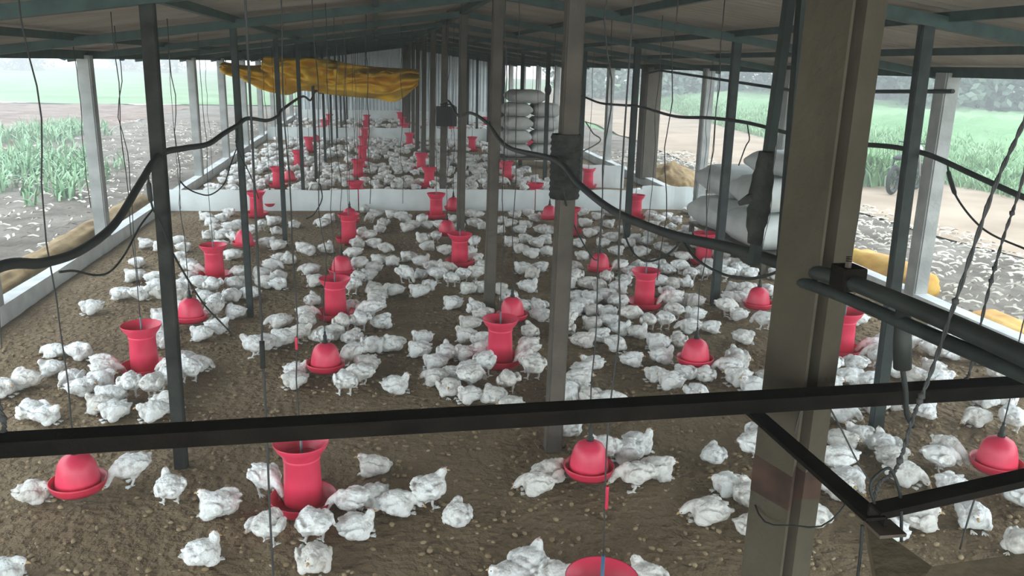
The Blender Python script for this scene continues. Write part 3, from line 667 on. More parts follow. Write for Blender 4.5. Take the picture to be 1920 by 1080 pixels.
def bird(pose, seed):
    r = random.Random(seed); st = pose in 'sp'
    z = .062 if st else 0; j = lambda a: r.uniform(-a, a)
    pitch = {'s': -.12, 'p': .18}.get(pose, -.03) + j(.05)
    P = []
    fat = r.uniform(.94, 1.06)
    P.append(((0, 0, .082 + z), (.106, .096 * fat, .080), Ry(pitch)))
    P.append(((.055, 0, .072 + z - pitch * .05), (.066, .082 * fat, .066), None))                # breast
    P.append(((-.070, 0, .084 + z + pitch * .06), (.062, .072 * fat, .062), None))              # rump
    P.append(((-.128, j(.012), .104 + z + pitch * .1), (.030, .022, .014), Ry(.35 + j(.25))))    # tail
    for s in (-1, 1):                                                                          # folded wings
        dr = r.choice((0, .008, .026)); out = r.choice((0, 0, .014)); P.append(((-.008, s * (.088 * fat + out), .098 + z - dr), (.082, .019, .046), Rz(s * (-.10 - out * 6)) @ Ry(.10 + j(.15))))
        P.append(((-.082, s * (.070 + out), .102 + z - dr * 1.2), (.048, .015, .022), Rz(s * .18) @ Ry(.3)))
        if st: P.append(((.0, s * .046, .085 + z * .5), (.052, .038, .056), Ry(.3)))            # thighs
        else: P.append(((.035, s * .066, .036), (.060, .038, .038), Rz(s * .15)))
    ht = {'h': (.102 + j(.012), j(.04), .158 + j(.01)), 's': (.112, j(.03), .168 + z * .85), 't': (.108 + j(.01), j(.045), .116 + j(.01)), 'l': (.160, j(.04), .058), 'p': (.178, j(.03), .066), 'b': (.050, r.choice((-1, 1)) * .056, .142)}[pose]
    nb = Vector((.066, 0, .106 + z)); H = Vector(ht)
    for k in range(6):
        t = k / 5; p = nb.lerp(H, t) + Vector((.016 * sin(pi * t), 0, .010 * sin(pi * t)))
        rad = .050 + (.0245 - .050) * t ** .7; P.append((p, (rad, rad * .92, rad), None))
    tilt = {'l': .5, 'p': .8, 'b': .1}.get(pose, .05); yaw = j(.5) if pose in 'hst' else (2.6 if pose == 'b' else j(.2))
    hr = Rz(yaw) @ Ry(tilt); P.append((H, (.0285, .0235, .0245), hr)); P.append((H + hr @ Vector((.017, 0, -.003)), (.017, .015, .015), hr))
    body = remeshed(P, .0085, seed * 3.7, 'broiler_chicken')
    far = None
    # legs: shank and toes stay in the one body mesh, with a skin material slot
    bm = bmesh.new(); bm.from_mesh(body); n0 = len(bm.faces); mb = MB(); mb.bm.free(); mb.bm = bm
    if st:
        for s in (-1, 1):
            fx = .018 * s; a = Vector((fx - .01, s * .044, .075)); f = Vector((fx + .008, s * .046, .010))
            mb.tube([a, (a + f) / 2 + Vector((-.008, 0, 0)), f], [.013, .0085, .0085], 8)
            for an in (-.5, 0, .5, pi):
                mb.tube([f, f + Vector((cos(an), sin(an), 0)) * (.042 if an != pi else .022) + Vector((0, 0, -.006))], [.007, .004], 6)
    else:
        for s in (-1, 1):
            f = Vector((.085, s * .035, .007))
            for an in (-.4, .05, .5): mb.tube([f, f + Vector((cos(an), sin(an), 0)) * .045 + Vector((0, 0, -.002))], [.0065, .004], 6)
    bm.faces.ensure_lookup_table()
    for f in bm.faces[n0:]: f.material_index = 1; f.smooth = True
    bm.to_mesh(body); bm.free()
    body.materials.clear(); body.materials.append(M['feather']); body.materials.append(M['shank'])
    mb = MB(); tip = H + hr @ Vector((.054, 0, -.010)); mb.tube([H + hr @ Vector((.027, 0, -.001)), H + hr @ Vector((.042, 0, -.004)), tip], [.0105, .007, .0015], 8)
    beak = mb.mesh('beak', M['beak'], True)
    mb = MB()
    for k in range(4): mb.ball(H + hr @ Vector((.022 - .012 * k, 0, .0225 + .003 * (k % 2) - .001 * k)), (.0065, .0026, .0045), 1, hr)
    comb = mb.mesh('comb', M['comb'], True)
    eyes = []
    for s in (-1, 1): eyes.append(MB().ball(H + hr @ Vector((.014, s * .0215, .004)), (.0042, .003, .0042), 1, hr).mesh('eye', M['eye'], True))
    return dict(body=body, parts=[('beak', beak), ('comb', comb), ('eye', eyes[0]), ('eye', eyes[1])], pose=pose)
BIRDS = {p: [bird(p, i * 11 + s) for s in (1, 2, 3)] for i, p in enumerate('htlspb')}
WORDS = {'h': 'head-up', 't': 'resting', 'l': 'stretched-out', 's': 'standing', 'p': 'pecking', 'b': 'head-turned'}
DIRS = {'R': 0, 'UR': 50, 'U': 90, 'UL': 130, 'L': 180, 'DL': 230, 'D': 270, 'DR': 310}
# every bird as the photo shows it: picture x, y of its body, heading, pose
LIST = '''62,922,R,t 245,878,L,p 318,915,UL,s 410,948,L,h 380,1037,UR,h 6,1072,UR,t 507,900,R,p 503,988,UR,p 588,985,U,p 590,1047,D,t
636,925,L,p 676,938,DL,t 737,942,R,l 702,874,L,h 806,920,UR,s 668,986,R,h 857,967,U,t 985,1062,UR,h 1008,907,L,l 1046,886,UR,t 1190,890,UL,p
1172,848,L,h 1196,832,R,h 1230,880,R,t 1138,838,L,s 1338,852,U,t 1418,838,R,s 1366,908,L,t 1403,930,U,h 1330,960,L,l 1415,990,R,t 960,1078,L,h 1045,1085,R,t 1212,1085,UL,h
1520,965,U,h 1578,828,DR,t 1612,818,UL,h 1655,832,U,h 1672,858,R,t 1572,862,L,p 1592,897,DR,l 1566,912,DR,t 1692,888,DR,l 1762,858,R,p 1800,848,R,p
1785,908,L,t 1668,992,L,t 1722,972,R,t 1826,968,D,t 1912,1015,DL,b 1918,930,R,t 1898,785,U,s 1425,815,UR,t
172,577,DL,t 103,657,L,l 150,660,R,t 98,690,L,h 48,714,L,b 2,728,R,t 132,708,D,l 58,770,UL,t 86,778,R,h
166,720,R,t 196,706,UR,t 214,690,R,p 243,680,R,p 234,724,UR,p 192,755,L,h 216,771,DL,t 290,770,DL,t 312,757,R,t 288,722,U,p 312,712,UL,p 326,690,UL,p 352,694,UL,s 372,681,R,l 342,672,L,h 212,742,L,t
302,592,L,b 304,612,R,t 306,638,DL,t 338,578,R,p 394,582,L,p 378,626,L,t 408,612,R,h 441,586,L,b 478,648,L,s
526,602,L,l 533,635,L,t 497,641,R,t 576,602,R,p 588,630,U,t 602,582,R,p 574,622,R,s 642,606,UL,p 672,602,L,p 715,605,UR,t 697,580,L,p 664,578,L,h 708,568,UR,t
661,634,U,t 699,648,D,t 736,646,UL,t 608,630,U,p 626,622,R,t 553,712,DL,t 562,692,R,h 646,718,U,p 676,702,L,p 686,684,L,b 642,672,DL,p 742,722,R,h
792,634,L,h 786,656,L,t 816,678,L,t 838,662,U,h 821,707,L,l 844,727,D,t 850,700,R,t 882,706,UR,p 881,740,L,h 925,742,UL,t 957,760,DL,t 952,714,U,p 876,662,L,b 906,682,R,p 886,688,UR,p 902,660,R,t
849,569,L,t 891,577,UL,h 907,590,R,t 881,606,L,h 876,630,L,h 902,636,R,t 993,620,U,h 1000,690,UL,s 992,676,L,p 975,655,DL,p 985,575,UL,h 1012,590,R,t
1060,616,UR,t 1064,598,DL,p 1092,638,R,t 1124,630,UR,t 1155,645,DR,t 1164,616,R,h 1196,622,R,h 1110,606,L,h 1141,601,R,t 1131,584,L,h 1181,590,R,p 1217,600,U,p 1247,600,UL,p
1264,584,UL,p 1302,592,L,h 1332,612,R,t 1294,612,L,l 1233,643,L,t 1273,640,U,b 1184,673,R,t 1241,668,R,h 1110,681,L,h 1092,692,R,h 1084,712,R,t 1230,701,L,t 1258,716,L,t 1292,700,UL,t 1312,702,U,t 1308,735,D,t
1344,684,UL,p 1381,682,R,t 1379,665,U,h 1372,702,L,t 1413,724,L,h 1442,708,R,t 1104,745,UL,t 1145,748,R,l 1066,735,DR,l 1062,770,DL,t 1064,802,U,t 1394,632,R,t 1381,588,L,h 1434,600,UL,p 1364,576,R,p 1448,580,L,t
1558,684,U,p 1604,682,UL,p 1592,706,R,t 1632,648,L,p 1652,640,U,t 1648,668,UL,p 1632,712,R,t 1556,720,R,t 1672,692,R,h 1710,640,L,h 1746,652,DR,l 1796,642,UR,t 1716,703,UL,b 1760,712,R,t 1748,690,UL,t
1731,768,R,h 1640,758,L,t 1668,752,R,t 1575,772,DR,l 1832,782,L,l 1802,626,L,t 1846,642,R,t 1882,662,L,t 1906,672,R,h 1756,622,UL,t 1780,660,R,h 1830,668,R,t 1876,698,R,t 1880,747,UR,t 1852,748,L,t 1608,598,L,h
275,457,L,h 301,462,L,t 334,452,R,t 344,463,R,t 336,480,R,t 352,494,L,b 258,491,R,t 252,518,L,h 290,522,R,t 228,551,L,l 263,551,R,h 299,548,R,t 296,534,R,l 369,503,UR,p 354,520,UR,t 341,536,R,t 376,531,R,p 398,537,UL,p 341,554,D,t 385,556,L,h 434,554,D,t 471,549,L,l 404,563,U,t
411,460,L,t 437,478,L,l 448,508,L,p 440,530,U,p 452,532,R,h 386,406,L,h 396,416,L,t 430,398,R,t 418,408,R,t 404,426,L,h 430,428,R,p 411,441,L,t 424,436,R,t 396,441,D,t 447,420,R,t 438,444,R,p 491,420,U,p 513,415,L,h 519,432,D,t 474,432,L,p
500,455,R,h 521,460,L,t 510,497,R,l 526,484,R,t 540,487,U,h 490,513,L,b 523,518,D,t 497,530,R,h 522,532,R,t 552,420,D,t 606,418,L,l 617,408,DR,h 578,470,R,b 612,466,UR,h 568,463,L,t
582,505,L,l 592,527,L,t 586,562,U,h 670,457,U,h 678,434,U,t 692,440,L,p 701,456,R,t 722,464,R,l 664,474,L,p 711,487,L,t 736,489,D,h 673,495,L,p 700,502,L,t 692,515,DL,b 671,520,R,p 660,536,UL,p
710,548,R,h 741,543,L,h 700,540,UL,t 786,546,L,t 804,534,D,b 684,387,U,t 697,405,UR,p 718,418,UL,t 712,428,D,t 735,402,L,t 752,405,R,t 706,400,L,t 760,410,R,t 774,422,L,h 791,412,D,p 801,421,R,t 764,427,L,t 826,423,R,p
794,447,L,h 801,462,UR,t 821,441,L,p 834,468,R,t 766,482,L,t 790,490,R,h 760,514,DR,p 789,514,UL,t 668,578,L,h 706,556,L,h
880,400,R,t 896,402,L,t 905,423,D,h 889,418,R,l 850,410,L,h 860,425,R,t 941,412,D,t 936,430,DR,h 957,418,L,t 975,430,R,t 966,402,R,t 990,398,L,t 1003,408,R,h 985,422,L,t 1016,430,R,b 1030,432,D,t
958,453,L,h 976,466,L,t 996,475,R,t 1026,470,D,h 1006,455,R,t 985,447,L,t 1021,450,UR,t 889,452,D,p 881,470,L,p 891,484,R,t 820,514,UR,p 846,522,U,p 869,515,UL,p 891,513,L,p 906,498,L,p 998,512,D,b 980,503,L,h 1014,499,R,t
878,541,L,b 936,541,R,t 906,538,L,t 990,537,R,h 1001,575,UL,t 946,560,UL,p 838,503,R,p 812,500,R,h
1070,500,R,l 1085,455,R,t 1092,478,D,h 1106,437,L,t 1120,432,DR,t 1130,455,L,h 1146,445,R,t 1155,470,R,t 1097,418,L,t 1140,420,R,h 1170,430,L,t 1180,455,D,t 1190,446,R,b 1212,452,U,t 1203,472,L,t 1240,462,R,t 1256,470,R,h 1220,440,R,t
1066,530,R,t 1082,520,U,p 1150,500,L,p 1178,508,DR,t 1195,500,U,t 1215,505,L,h 1232,495,R,t 1252,505,U,h 1272,498,R,p 1295,512,U,p 1322,510,UL,p 1345,505,L,p 1098,530,R,t 1124,535,D,t 1137,520,UL,p 1160,540,R,h 1170,525,R,t 1240,528,UL,t 1262,530,R,t 1283,530,UR,h 1300,480,R,p 1335,492,L,t
1084,555,R,h 1110,560,L,t 1135,555,R,t 1156,565,U,t 1182,562,R,p 1236,560,L,p 1252,548,D,t 1278,560,DL,h 1300,565,L,t 1092,575,R,t 1118,582,L,h 1075,580,R,t
1340,470,R,t 1362,478,L,t 1380,470,R,t 1358,494,R,h 1378,490,L,t 1398,482,R,t 1418,492,R,t 1440,500,L,t 1402,500,D,h 1362,512,L,p 1384,510,U,t 1425,512,R,t 1456,514,L,t 1376,540,UL,t 1390,555,L,t 1370,560,R,p 1400,545,R,p 1440,545,D,t
1232,410,L,t 1250,405,R,t 1268,412,DR,h 1222,425,L,p 1238,432,R,t 1258,426,U,t 1320,392,R,t 1300,400,L,t 1340,398,R,t 1290,394,R,h 1304,412,D,t 1326,410,R,t 1292,432,L,t 1310,440,R,t 1330,432,L,h 1340,420,R,t 1306,448,D,t 1372,445,R,h 1352,430,UL,t 1400,458,R,t 1420,470,L,t
1208,402,L,p 1176,412,R,p 1160,400,R,t 1120,405,L,t 1140,398,R,t 1092,398,L,t'''
SIZE = .79
birds = []
for tok in LIST.split():
    a = tok.split(','); x, y = float(a[0]), float(a[1]); st = a[3] in 'sp'
    p = at_z(x, y, .10 if st else .058); birds.append([Vector((p.x, p.y, 0)), RAD(DIRS[a[2]] - 9 + random.uniform(-16, 16)), a[3], True])
# the rest of the flock, thickest around the feeders, pen by pen down the shed
rng = random.Random(11)
def density(x, y):
    n = noise.noise(Vector((x * .9, y * .9, 7.7))); d = min((Vector((x, y, 0)) - q[1]).length for q in LAND)
    return .36 + .75 * n + .6 * max(0, 1 - d / .8)
cells = {}
def near(p, r):
    cx, cy = int(math.floor(p.x / .4)), int(math.floor(p.y / .4))
    return any((p - q).length < r for i in (-1, 0, 1) for j in (-1, 0, 1) for q in cells.get((cx + i, cy + j), ()))
def put(p): cells.setdefault((int(math.floor(p.x / .4)), int(math.floor(p.y / .4))), []).append(p)
OBST = [(n, q, r) for n, q, r in LAND]
def blocked(p):
    if any((p - q).length < r + .10 for _, q, r in OBST): return True
    return False
POSTX = [(XC, .16), (-1.25, .14), (3.46, .14)]
for Yf in FRAMES:
    for X, r in POSTX: OBST.append(('', Vector((X, Yf, 0)), r - .09))
# nudge the listed birds apart and clear of feeders, posts and boards
for it in range(30):
    for i, A in enumerate(birds):
        for B in birds[i + 1:]:
            d = A[0] - B[0]
            if abs(d.x) < .2 and abs(d.y) < .2:
                L = max(d.length, .01)
                if L < .155:
                    s = d / L * (.155 - L) * .3; A[0] = A[0] + s; B[0] = B[0] - s
        for _, q, r in OBST:
            d = A[0] - q
            if abs(d.x) < .4 and abs(d.y) < .4:
                L = max(d.length, .01); rr = r + (.045 if r > .15 else .07)
                if A[2] in 'p': rr += .05
                if L < rr: A[0] = q + d / L * rr
        A[0].x = min(max(A[0].x, XL + .16), XR - .16); A[0].y = min(A[0].y, YP - .14)
        if A[0].x > 4.35 and 9.1 < A[0].y < 11.7: A[0].x = 4.35 - .02
        if A[2] == 'p' and it == 29:                  # birds at a feeder face it
            _, q, r = min(LAND, key=lambda t: (t[1] - A[0]).length); d = q - A[0]
            if d.length < .5: A[1] = math.atan2(d.y, d.x) + random.uniform(-.25, .25)
for A in birds: put(A[0])
def fill(y0, y1, n, x0=XL + .2, x1=XR - .2, keep=lambda p: True):
    k = t = 0
    while k < n and t < n * 60:
        t += 1; p = Vector((rng.uniform(x0, x1), rng.uniform(y0, y1), 0))
        if rng.random() > density(p.x, p.y) or near(p, .165) or blocked(p) or not keep(p): continue
        if 2.6 < p.x < 4.6 and 19.6 < p.y < 21: continue
        if p.x > 3.5 and 16.2 < p.y < 22: continue
        put(p); k += 1; birds.append([p, rng.random() * 6.283, rng.choice('tttthhlpbs'), False])
fill(YP + .3, YQ - .2, 680); fill(YQ + .25, 36.1, 420); fill(36.5, 39.3, 110)
birds.sort(key=lambda t: t[0].y)
seen = [t for t in birds]
ind, rest = seen[:300], seen[300:]
NEAR_PARTS = 130
def landmark(p):
    n, q, r = min(LAND, key=lambda t: (t[1] - p).length); d = p - q
    c = Vector((.98, -.16)).normalized(); rx = d.x * .986 - d.y * .165; ry = d.x * .165 + d.y * .986
    side = ('right of' if rx > 0 else 'left of') if abs(rx) > abs(ry) else ('behind' if ry > 0 else 'before')
    return n, side, d.length
buckets = {}
for A in ind:
    n, s, d = landmark(A[0]); buckets.setdefault((n, s, A[2]), []).append((d, A))
labels = {}
for (n, s, ps), L in buckets.items():
    L.sort(key=lambda t: t[0])
    for k, (d, A) in enumerate(L):
        tail = '' if len(L) == 1 else (f', nearest of {("two" if len(L) == 2 else "these")}' if k == 0 else (f', farther of two' if len(L) == 2 else f', {n_ord(k)} nearest'))
        labels[id(A)] = f'{WORDS[ps]} white chicken {s} {n}{tail}'
for k, A in enumerate(ind):
    v = BIRDS[A[2]][k % 3]; sc = SIZE * random.uniform(.92, 1.10)
    o = bpy.data.objects.new('broiler_chicken', v['body']); COL.objects.link(o)
    o.location = (A[0].x, A[0].y, .002); o.rotation_euler = (0, 0, A[1]); o.scale = (sc, sc * random.uniform(.95, 1.05), sc * random.uniform(.95, 1.08))
    tag(o, labels[id(A)], 'chicken', 'white broiler chickens in the near pen')
    if k < NEAR_PARTS:
        for nm, me in v['parts']:
            q = bpy.data.objects.new(nm, me); COL.objects.link(q); q.parent = o
# far birds: one flock
import array
low = {}
for ps, L in BIRDS.items():
    for i, v in enumerate(L):
        ob = bpy.data.objects.new('tmp', v['body']); COL.objects.link(ob); md = ob.modifiers.new('d', 'DECIMATE'); md.ratio = .14
        dg = bpy.context.evaluated_depsgraph_get(); dg.update(); me = ob.evaluated_get(dg).to_mesh()
        low[ps, i] = ([v_.co.copy() for v_ in me.vertices], [tuple(p.vertices) for p in me.polygons], [p.material_index for p in me.polygons]); ob.evaluated_get(dg).to_mesh_clear(); bpy.data.objects.remove(ob)
V, Fc, MI = [], [], []
for k, A in enumerate(rest):
    vs, fs, mi = low[A[2], k % 3]; b0 = len(V); sc = SIZE * rng.uniform(.93, 1.1); R = Matrix.Rotation(A[1], 3, 'Z') * sc
    V += [tuple(A[0] + R @ p) for p in vs]; Fc += [tuple(i + b0 for i in f) for f in fs]; MI += mi
me = bpy.data.meshes.new('chicken_flock'); me.from_pydata(V, [], Fc); me.materials.append(M['feather']); me.materials.append(M['shank'])
me.polygons.foreach_set('material_index', array.array('i', MI)); me.polygons.foreach_set('use_smooth', array.array('b', [1] * len(MI))); me.update()
o = bpy.data.objects.new('chicken_flock', me); COL.objects.link(o)
tag(o, 'white flock crowding the far part of the shed beyond the counted birds', 'chickens', kind='stuff')
print('BIRDS', len(birds), 'individual to y=', ind[-1][0].y, 'listed', sum(1 for t in birds if t[3]))
# ------------------------------------------------------------------ outside
def ground(name, x0, x1, y0, y1, m_, nx, ny, amp, zoff=-.04, sc=.5, fall=None):
    def f(u, v):
        x, y = x0 + (x1 - x0) * u, y0 + (y1 - y0) * v
        return Vector((x, y, zoff + amp * noise.noise(Vector((x * sc, y * sc, 2.2))) + amp * .4 * noise.noise(Vector((x * sc * 4, y * sc * 4, 1)))))
    return structure(MB().grid(f, nx, ny).build(name, M[m_], smooth=True))
ground('ground_left', -9.5, XL - .13, -3, 60, 'dirt', 40, 200, .04, -.06)
ground('ground_ploughed', -60, -9.4, -3, 49, 'plough', 160, 140, .10, -.08, .6)
ground('field_left', -160, -3, 48, 190, 'field', 60, 40, .08, -.02, .2)
ground('ground_right', XR + .14, 8.9, -3, 80, 'dirt', 20, 200, .035, -.06)
def px(y): return 8.3 + .07 * max(0, 20 - y) + (.08 * (y - 20) if y > 20 else 0)
def path_fn(u, v):
    y = -3 + 90 * v; a, c = px(y) - .2, px(y) + 4.6 + .06 * max(0, y - 14)
    x = a + (c - a) * u + .25 * noise.noise(Vector((y * .4, u * 2, 0)))
    return Vector((x, y, -.025 + .03 * noise.noise(Vector((x, y * .6, 5)))))
structure(MB().grid(path_fn, 20, 180).build('path', M['pathsoil'], smooth=True), 'bare brown path outside the right side of the shed')
ground('field_right', 8.9, 150, -3, 160, 'field', 90, 90, .05, -.09, .3)
# maize and grass tufts as uncounted growth
def blades(name, spots, h, hw, m_, label, per, seed, cat='grass', bend=.5, tilt=.9):
    r = random.Random(seed); V, Fc = [], []
    for (x, y, z) in spots:
        for k in range(per):
            a = r.random() * 2 * pi; L = h * r.uniform(.5, 1.1); w_ = hw * r.uniform(.6, 1.3); d = Vector((cos(a), sin(a), 0)); s = Vector((-sin(a), cos(a), 0))
            b0 = len(V); base = Vector((x + r.gauss(0, h * .16), y + r.gauss(0, h * .16), z)); lean = r.uniform(.1, tilt)
            for t in (0, .4, .75, 1):
                p = base + d * (L * lean * t * t) + Vector((0, 0, L * (t - bend * lean * t * t * .6))); ww = w_ * (1 - t ** 2) + .002
                V.append(tuple(p + s * ww)); V.append(tuple(p - s * ww))
            for q in range(3): Fc.append((b0 + 2 * q, b0 + 2 * q + 1, b0 + 2 * q + 3, b0 + 2 * q + 2))
    me = bpy.data.meshes.new(name); me.from_pydata(V, [], Fc); me.materials.append(M[m_])
    for f in me.polygons: f.use_smooth = True
    o = bpy.data.objects.new(name, me); COL.objects.link(o); return tag(o, label, cat, kind='stuff')
r = random.Random(3); sp = []
while len(sp) < 400:
    p = at_z(r.uniform(-160, 175), r.uniform(225, 380)); q = noise.noise(Vector((p.x * .35, p.y * .22, 0)))
    if q + r.gauss(0, .22) > .10 + max(0, (p.x + 7) * .18) + max(0, (15.8 - p.y) * .25): sp.append((p.x + r.gauss(0, .3), p.y + r.gauss(0, .5), -.05))
blades('young_maize', sp, .52, .022, 'maize', 'patch of young green maize outside the left wall', 11, 4, 'maize', .9, 1.2)
def edge(y): return px(y) + 4.5 + .06 * max(0, y - 14)
def canopy(u, v):
    y = 3 + 85 * v ** 1.35; o_ = 34 * u ** 2.0; x = edge(y) + o_ + .5 * noise.noise(Vector((y * .5, 1, 0)))
    h = 1.0 * (1 - math.exp(-o_ / 1.1)) * (1 + .25 * noise.noise(Vector((x * .5, y * .5, 3)))) + .16 * noise.noise(Vector((x * 2.1, y * 2.1, 8))) * min(1, o_) + .10 * noise.noise(Vector((x * 6, y * 6, 2))) * min(1, o_)
    return Vector((x, y, -.06 + h))
tag(MB().grid(canopy, 130, 330).build('crop', M['field'], smooth=True), 'soft pale green crop filling the field at the right', 'crop', kind='stuff')
sp = []
for k in range(5200):
    y = 5 + 50 * r.random() ** 1.4; off = abs(r.gauss(0, 1.1)); x = edge(y) - .25 + off
    sp.append((x, y, -.08 + .8 * (1 - math.exp(-max(0, off - .25) / 1.1))))
blades('tall_grass', sp, .42, .013, 'grass', 'fringe of pale green grass growing beyond the brown path', 8, 6, 'grass', .6, 1.1)
# dead husks lying on the ground at both sides
def litter_flakes(name, spots, label, seed):
    q = random.Random(seed); V, Fc = [], []
    for (x, y) in spots:
        a = q.random() * pi; L = q.uniform(.04, .22); w_ = q.uniform(.006, .022); d = Vector((cos(a), sin(a), 0)); s = Vector((-sin(a), cos(a), 0)); b0 = len(V); z = q.uniform(.0, .05)
        for t in (-.5, 0, .5):
            p = Vector((x, y, z + .02 * (1 - abs(t) * 2))) + d * L * t; V.append(tuple(p + s * w_)); V.append(tuple(p - s * w_ + Vector((0, 0, .012))))
        Fc += [(b0, b0 + 1, b0 + 3, b0 + 2), (b0 + 2, b0 + 3, b0 + 5, b0 + 4)]
    me = bpy.data.meshes.new(name); me.from_pydata(V, [], Fc); me.materials.append(M['husk']); o = bpy.data.objects.new(name, me); COL.objects.link(o)
    return tag(o, label, 'husks', kind='stuff')
litter_flakes('dry_husks', [(r.uniform(XR + .42, 9.0), r.uniform(4, 24)) for _ in range(2600)], 'dry husks strewn on the ground outside the right wall', 1)
litter_flakes('dry_stalks', [(-4.1 - abs(r.gauss(0, 3.2)), r.uniform(7, 34)) for _ in range(1500)], 'dry stalks strewn on the bare ground outside the left wall', 2)
# trees beyond the field on the right and far on the left
tree_no = [0]
def tree(x, y, h, wdt, label, group, seed):
    q = random.Random(seed); root = empty('tree', (x, y, -.08)); mb = MB()
    mb.tube([(0, 0, 0), (.1 * wdt * .1, 0, h * .3), (.05, .1, h * .75)], [h * .028, h * .02, h * .008], 8)
    tips = []
    for k in range(6):
        a = k * 1.05 + q.random(); e = Vector((cos(a) * wdt * .3, sin(a) * wdt * .3, h * q.uniform(.5, .85))); mb.tube([(0, 0, h * q.uniform(.25, .45)), e * .6 + Vector((0, 0, h * .15)), e], [h * .012, h * .008, h * .004], 6); tips.append(e)
    mb.build('trunk', M['bark'], root, True)
    V, Fc = [], []; cl = [(Vector((cos(a_) * wdt * .33 * q.random(), sin(a_) * wdt * .33 * q.random(), h * q.uniform(.12, .9))), wdt * q.uniform(.18, .30)) for a_ in [q.random() * 6.3 for _ in range(17)]] + [(t, wdt * .2) for t in tips]
    for c, rad in cl:
        for k in range(210):
            d = Vector((q.gauss(0, 1), q.gauss(0, 1), q.gauss(0, 1))).normalized() * rad * q.uniform(.55, 1.05); d.z *= .8; p = c + d
            u = Vector((q.gauss(0, 1), q.gauss(0, 1), q.gauss(0, .6))).normalized() * h * .032; v_ = u.cross(Vector((q.gauss(0, 1), q.gauss(0, 1), q.gauss(0, 1)))).normalized() * h * .018
            b0 = len(V); V += [tuple(p - u), tuple(p + v_), tuple(p + u), tuple(p - v_)]; Fc.append((b0, b0 + 1, b0 + 2, b0 + 3))
    me = bpy.data.meshes.new('crown'); me.from_pydata(V, [], Fc); me.materials.append(M['leaf']); link('crown', me, root)
    tag(root, label, 'tree', group)
spots = [(1290, 60, 9), (1360, 66, 10), (1430, 70, 9), (1555, 60, 10), (1655, 52, 9), (1725, 56, 10), (1800, 46, 8), (1870, 44, 9), (1940, 46, 9), (1100, 75, 9), (1180, 70, 10), (1240, 76, 10)]
nm = ['behind the broad cement pillar', 'beyond the field, left of the thin right wall post', 'beyond the field by the hanger bars', 'hidden beyond the thick brown pillar', 'just right of the thick brown pillar', 'left of the nearest right wall post', 'right of the nearest right wall post', 'second right of the nearest right wall post', 'at the right edge beyond the grass', 'between ridge posts far off', 'left of the broad cement pillar', 'close behind the broad pillar']
for k, (xx, dist, h) in enumerate(spots):
    d = ray(xx, 118); s = dist / Vector((d.x, d.y)).length; tree(d.x * s, d.y * s, h * .82, h * .95, f'hazy grey green tree {nm[k]}', 'trees beyond the right field', k + 50)
for k, (xx, dist, h, nm_) in enumerate(((40, 150, 9, 'far across the left field at the picture edge'), (230, 160, 8, 'far across the left field beside the steel post'), (330, 150, 9, 'far across the left field between the posts'))):
    d = ray(xx, 112); s = dist / Vector((d.x, d.y)).length; tree(d.x * s, d.y * s, h, h * 1.3, f'pale distant tree {nm_}', 'trees beyond the left field', k + 80)
# bush and a parked motorcycle by the path
def bush(x, y, h, label, seed):
    q = random.Random(seed); sp = [(x + q.gauss(0, h * .35), y + q.gauss(0, h * .35), -.05) for _ in range(46)]
    o = blades('bush', sp, h, .035, 'grass', label, 14, seed, 'bush', .7, 1.0); o['kind'] = 'thing'; return recentre(o)
p = at_z(1640, 345); bush(p.x, p.y + .6, 1.0, 'round green bush at the path edge beside the motorcycle', 3)
p = at_z(1694, 358); root = empty('motorcycle', (p.x, p.y, -.02), RAD(35))
def torus(c, R, r): 
    mb = MB(); pr = [(R + r * cos(2 * pi * k / 8), r * sin(2 * pi * k / 8)) for k in range(9)]; mb.lathe(pr, 24)
    bmesh.ops.rotate(mb.bm, matrix=Matrix.Rotation(pi / 2, 3, 'X'), verts=mb.bm.verts); bmesh.ops.translate(mb.bm, vec=c, verts=mb.bm.verts); return mb
for x in (-.62, .62):
    mb = torus((x, 0, .30), .26, .045)
    for k in range(6): a = k * pi / 6; mb.tube([(x + .25 * cos(a), 0, .3 + .25 * sin(a)), (x - .25 * cos(a), 0, .3 - .25 * sin(a))], .006, 5)
    mb.build('wheel', M['dark'], root, True)
MB().ball((.12, 0, .74), (.24, .12, .12), 2).build('fuel_tank', M['dark'], root, True)
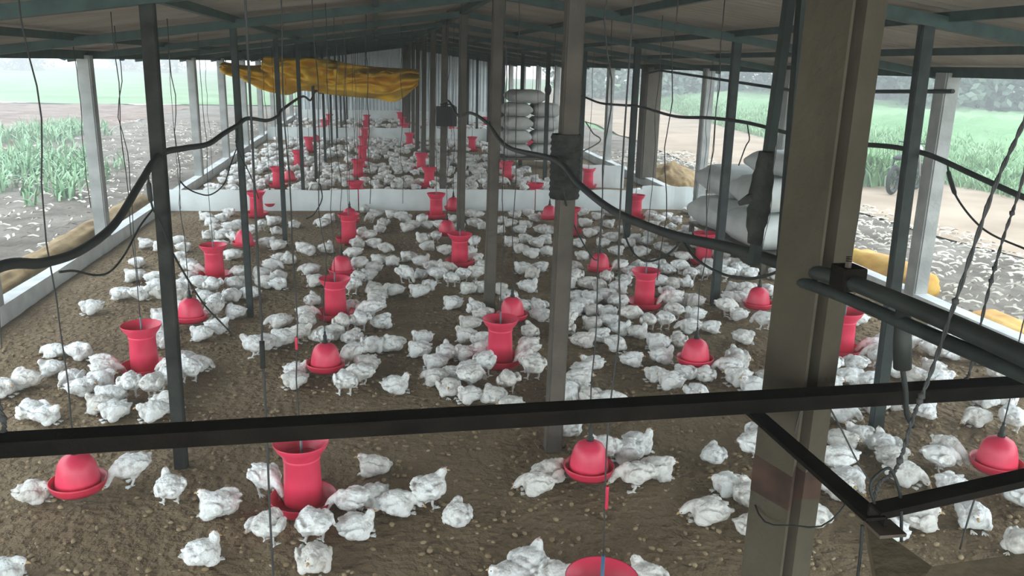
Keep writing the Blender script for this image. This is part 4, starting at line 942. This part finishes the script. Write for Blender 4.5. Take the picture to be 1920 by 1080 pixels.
MB().ball((-.38, 0, .75), (.36, .11, .06), 2).build('seat', M['blackrub'], root, True)
MB().ball((.0, 0, .42), (.2, .13, .17), 2).build('engine', M['chrome'], root, True)
MB().tube([(.62, .05, .3), (.45, .05, .85), (.38, .05, 1.0)], .025, 8).tube([(.62, -.05, .3), (.45, -.05, .85), (.38, -.05, 1.0)], .025, 8).build('fork', M['chrome'], root, True)
MB().tube([(.30, -.36, 1.02), (.38, -.1, 1.0), (.38, .1, 1.0), (.30, .36, 1.02)], .016, 8).build('handlebar', M['dark'], root, True)
MB().ball((.52, 0, .86), (.08, .09, .09), 2).build('headlamp', M['chrome'], root, True)
MB().tube([(-.62, 0, .3), (-.1, 0, .42), (.38, 0, .8)], .03, 8).tube([(-.62, .1, .3), (-.45, .1, .7)], .02, 8).build('chassis', M['dark'], root, True)
tag(root, 'parked dark motorcycle by the bush across the brown path', 'motorcycle')
# blue sheet corners at the left eave
for k, (xx, yy) in enumerate(((128, 101), (238, 104))):
    p = at_x(xx, yy, XL - .36); mb = MB().grid(lambda u, v: Vector(((.02 * sin(u * 9)), (u - .5) * .75, -(v) * (.07 + .03 * sin(u * 5 + k)))), 16, 4)
    o = mb.build('blue_sheet', M['bluesheet'], None, True, solid=.006); o.location = (XL - .37, p.y, roof_z(XL - .36) + .0)
    tag(o, f'scrap of blue sheet at the left eave {("left of the first left wall post", "right of the first left wall post")[k]}', 'sheet', 'blue scraps at the eave')

# ------------------------------------------------------------------ morning haze over the fields and through the open shed
hz = bpy.data.materials.new('haze'); hz.use_nodes = True; n = hz.node_tree.nodes; n.clear()
vo = n.new('ShaderNodeVolumeScatter'); ou = n.new('ShaderNodeOutputMaterial'); vo.inputs['Color'].default_value = (.93, .98, 1, 1); vo.inputs['Density'].default_value = HAZE; vo.inputs['Anisotropy'].default_value = .25
hz.node_tree.links.new(vo.outputs[0], ou.inputs['Volume'])
o = MB().box((0, 92, 10), (330, 196, 26)).build('haze', hz); tag(o, 'thin pale haze hanging in the air over the shed and fields', 'haze', kind='stuff')
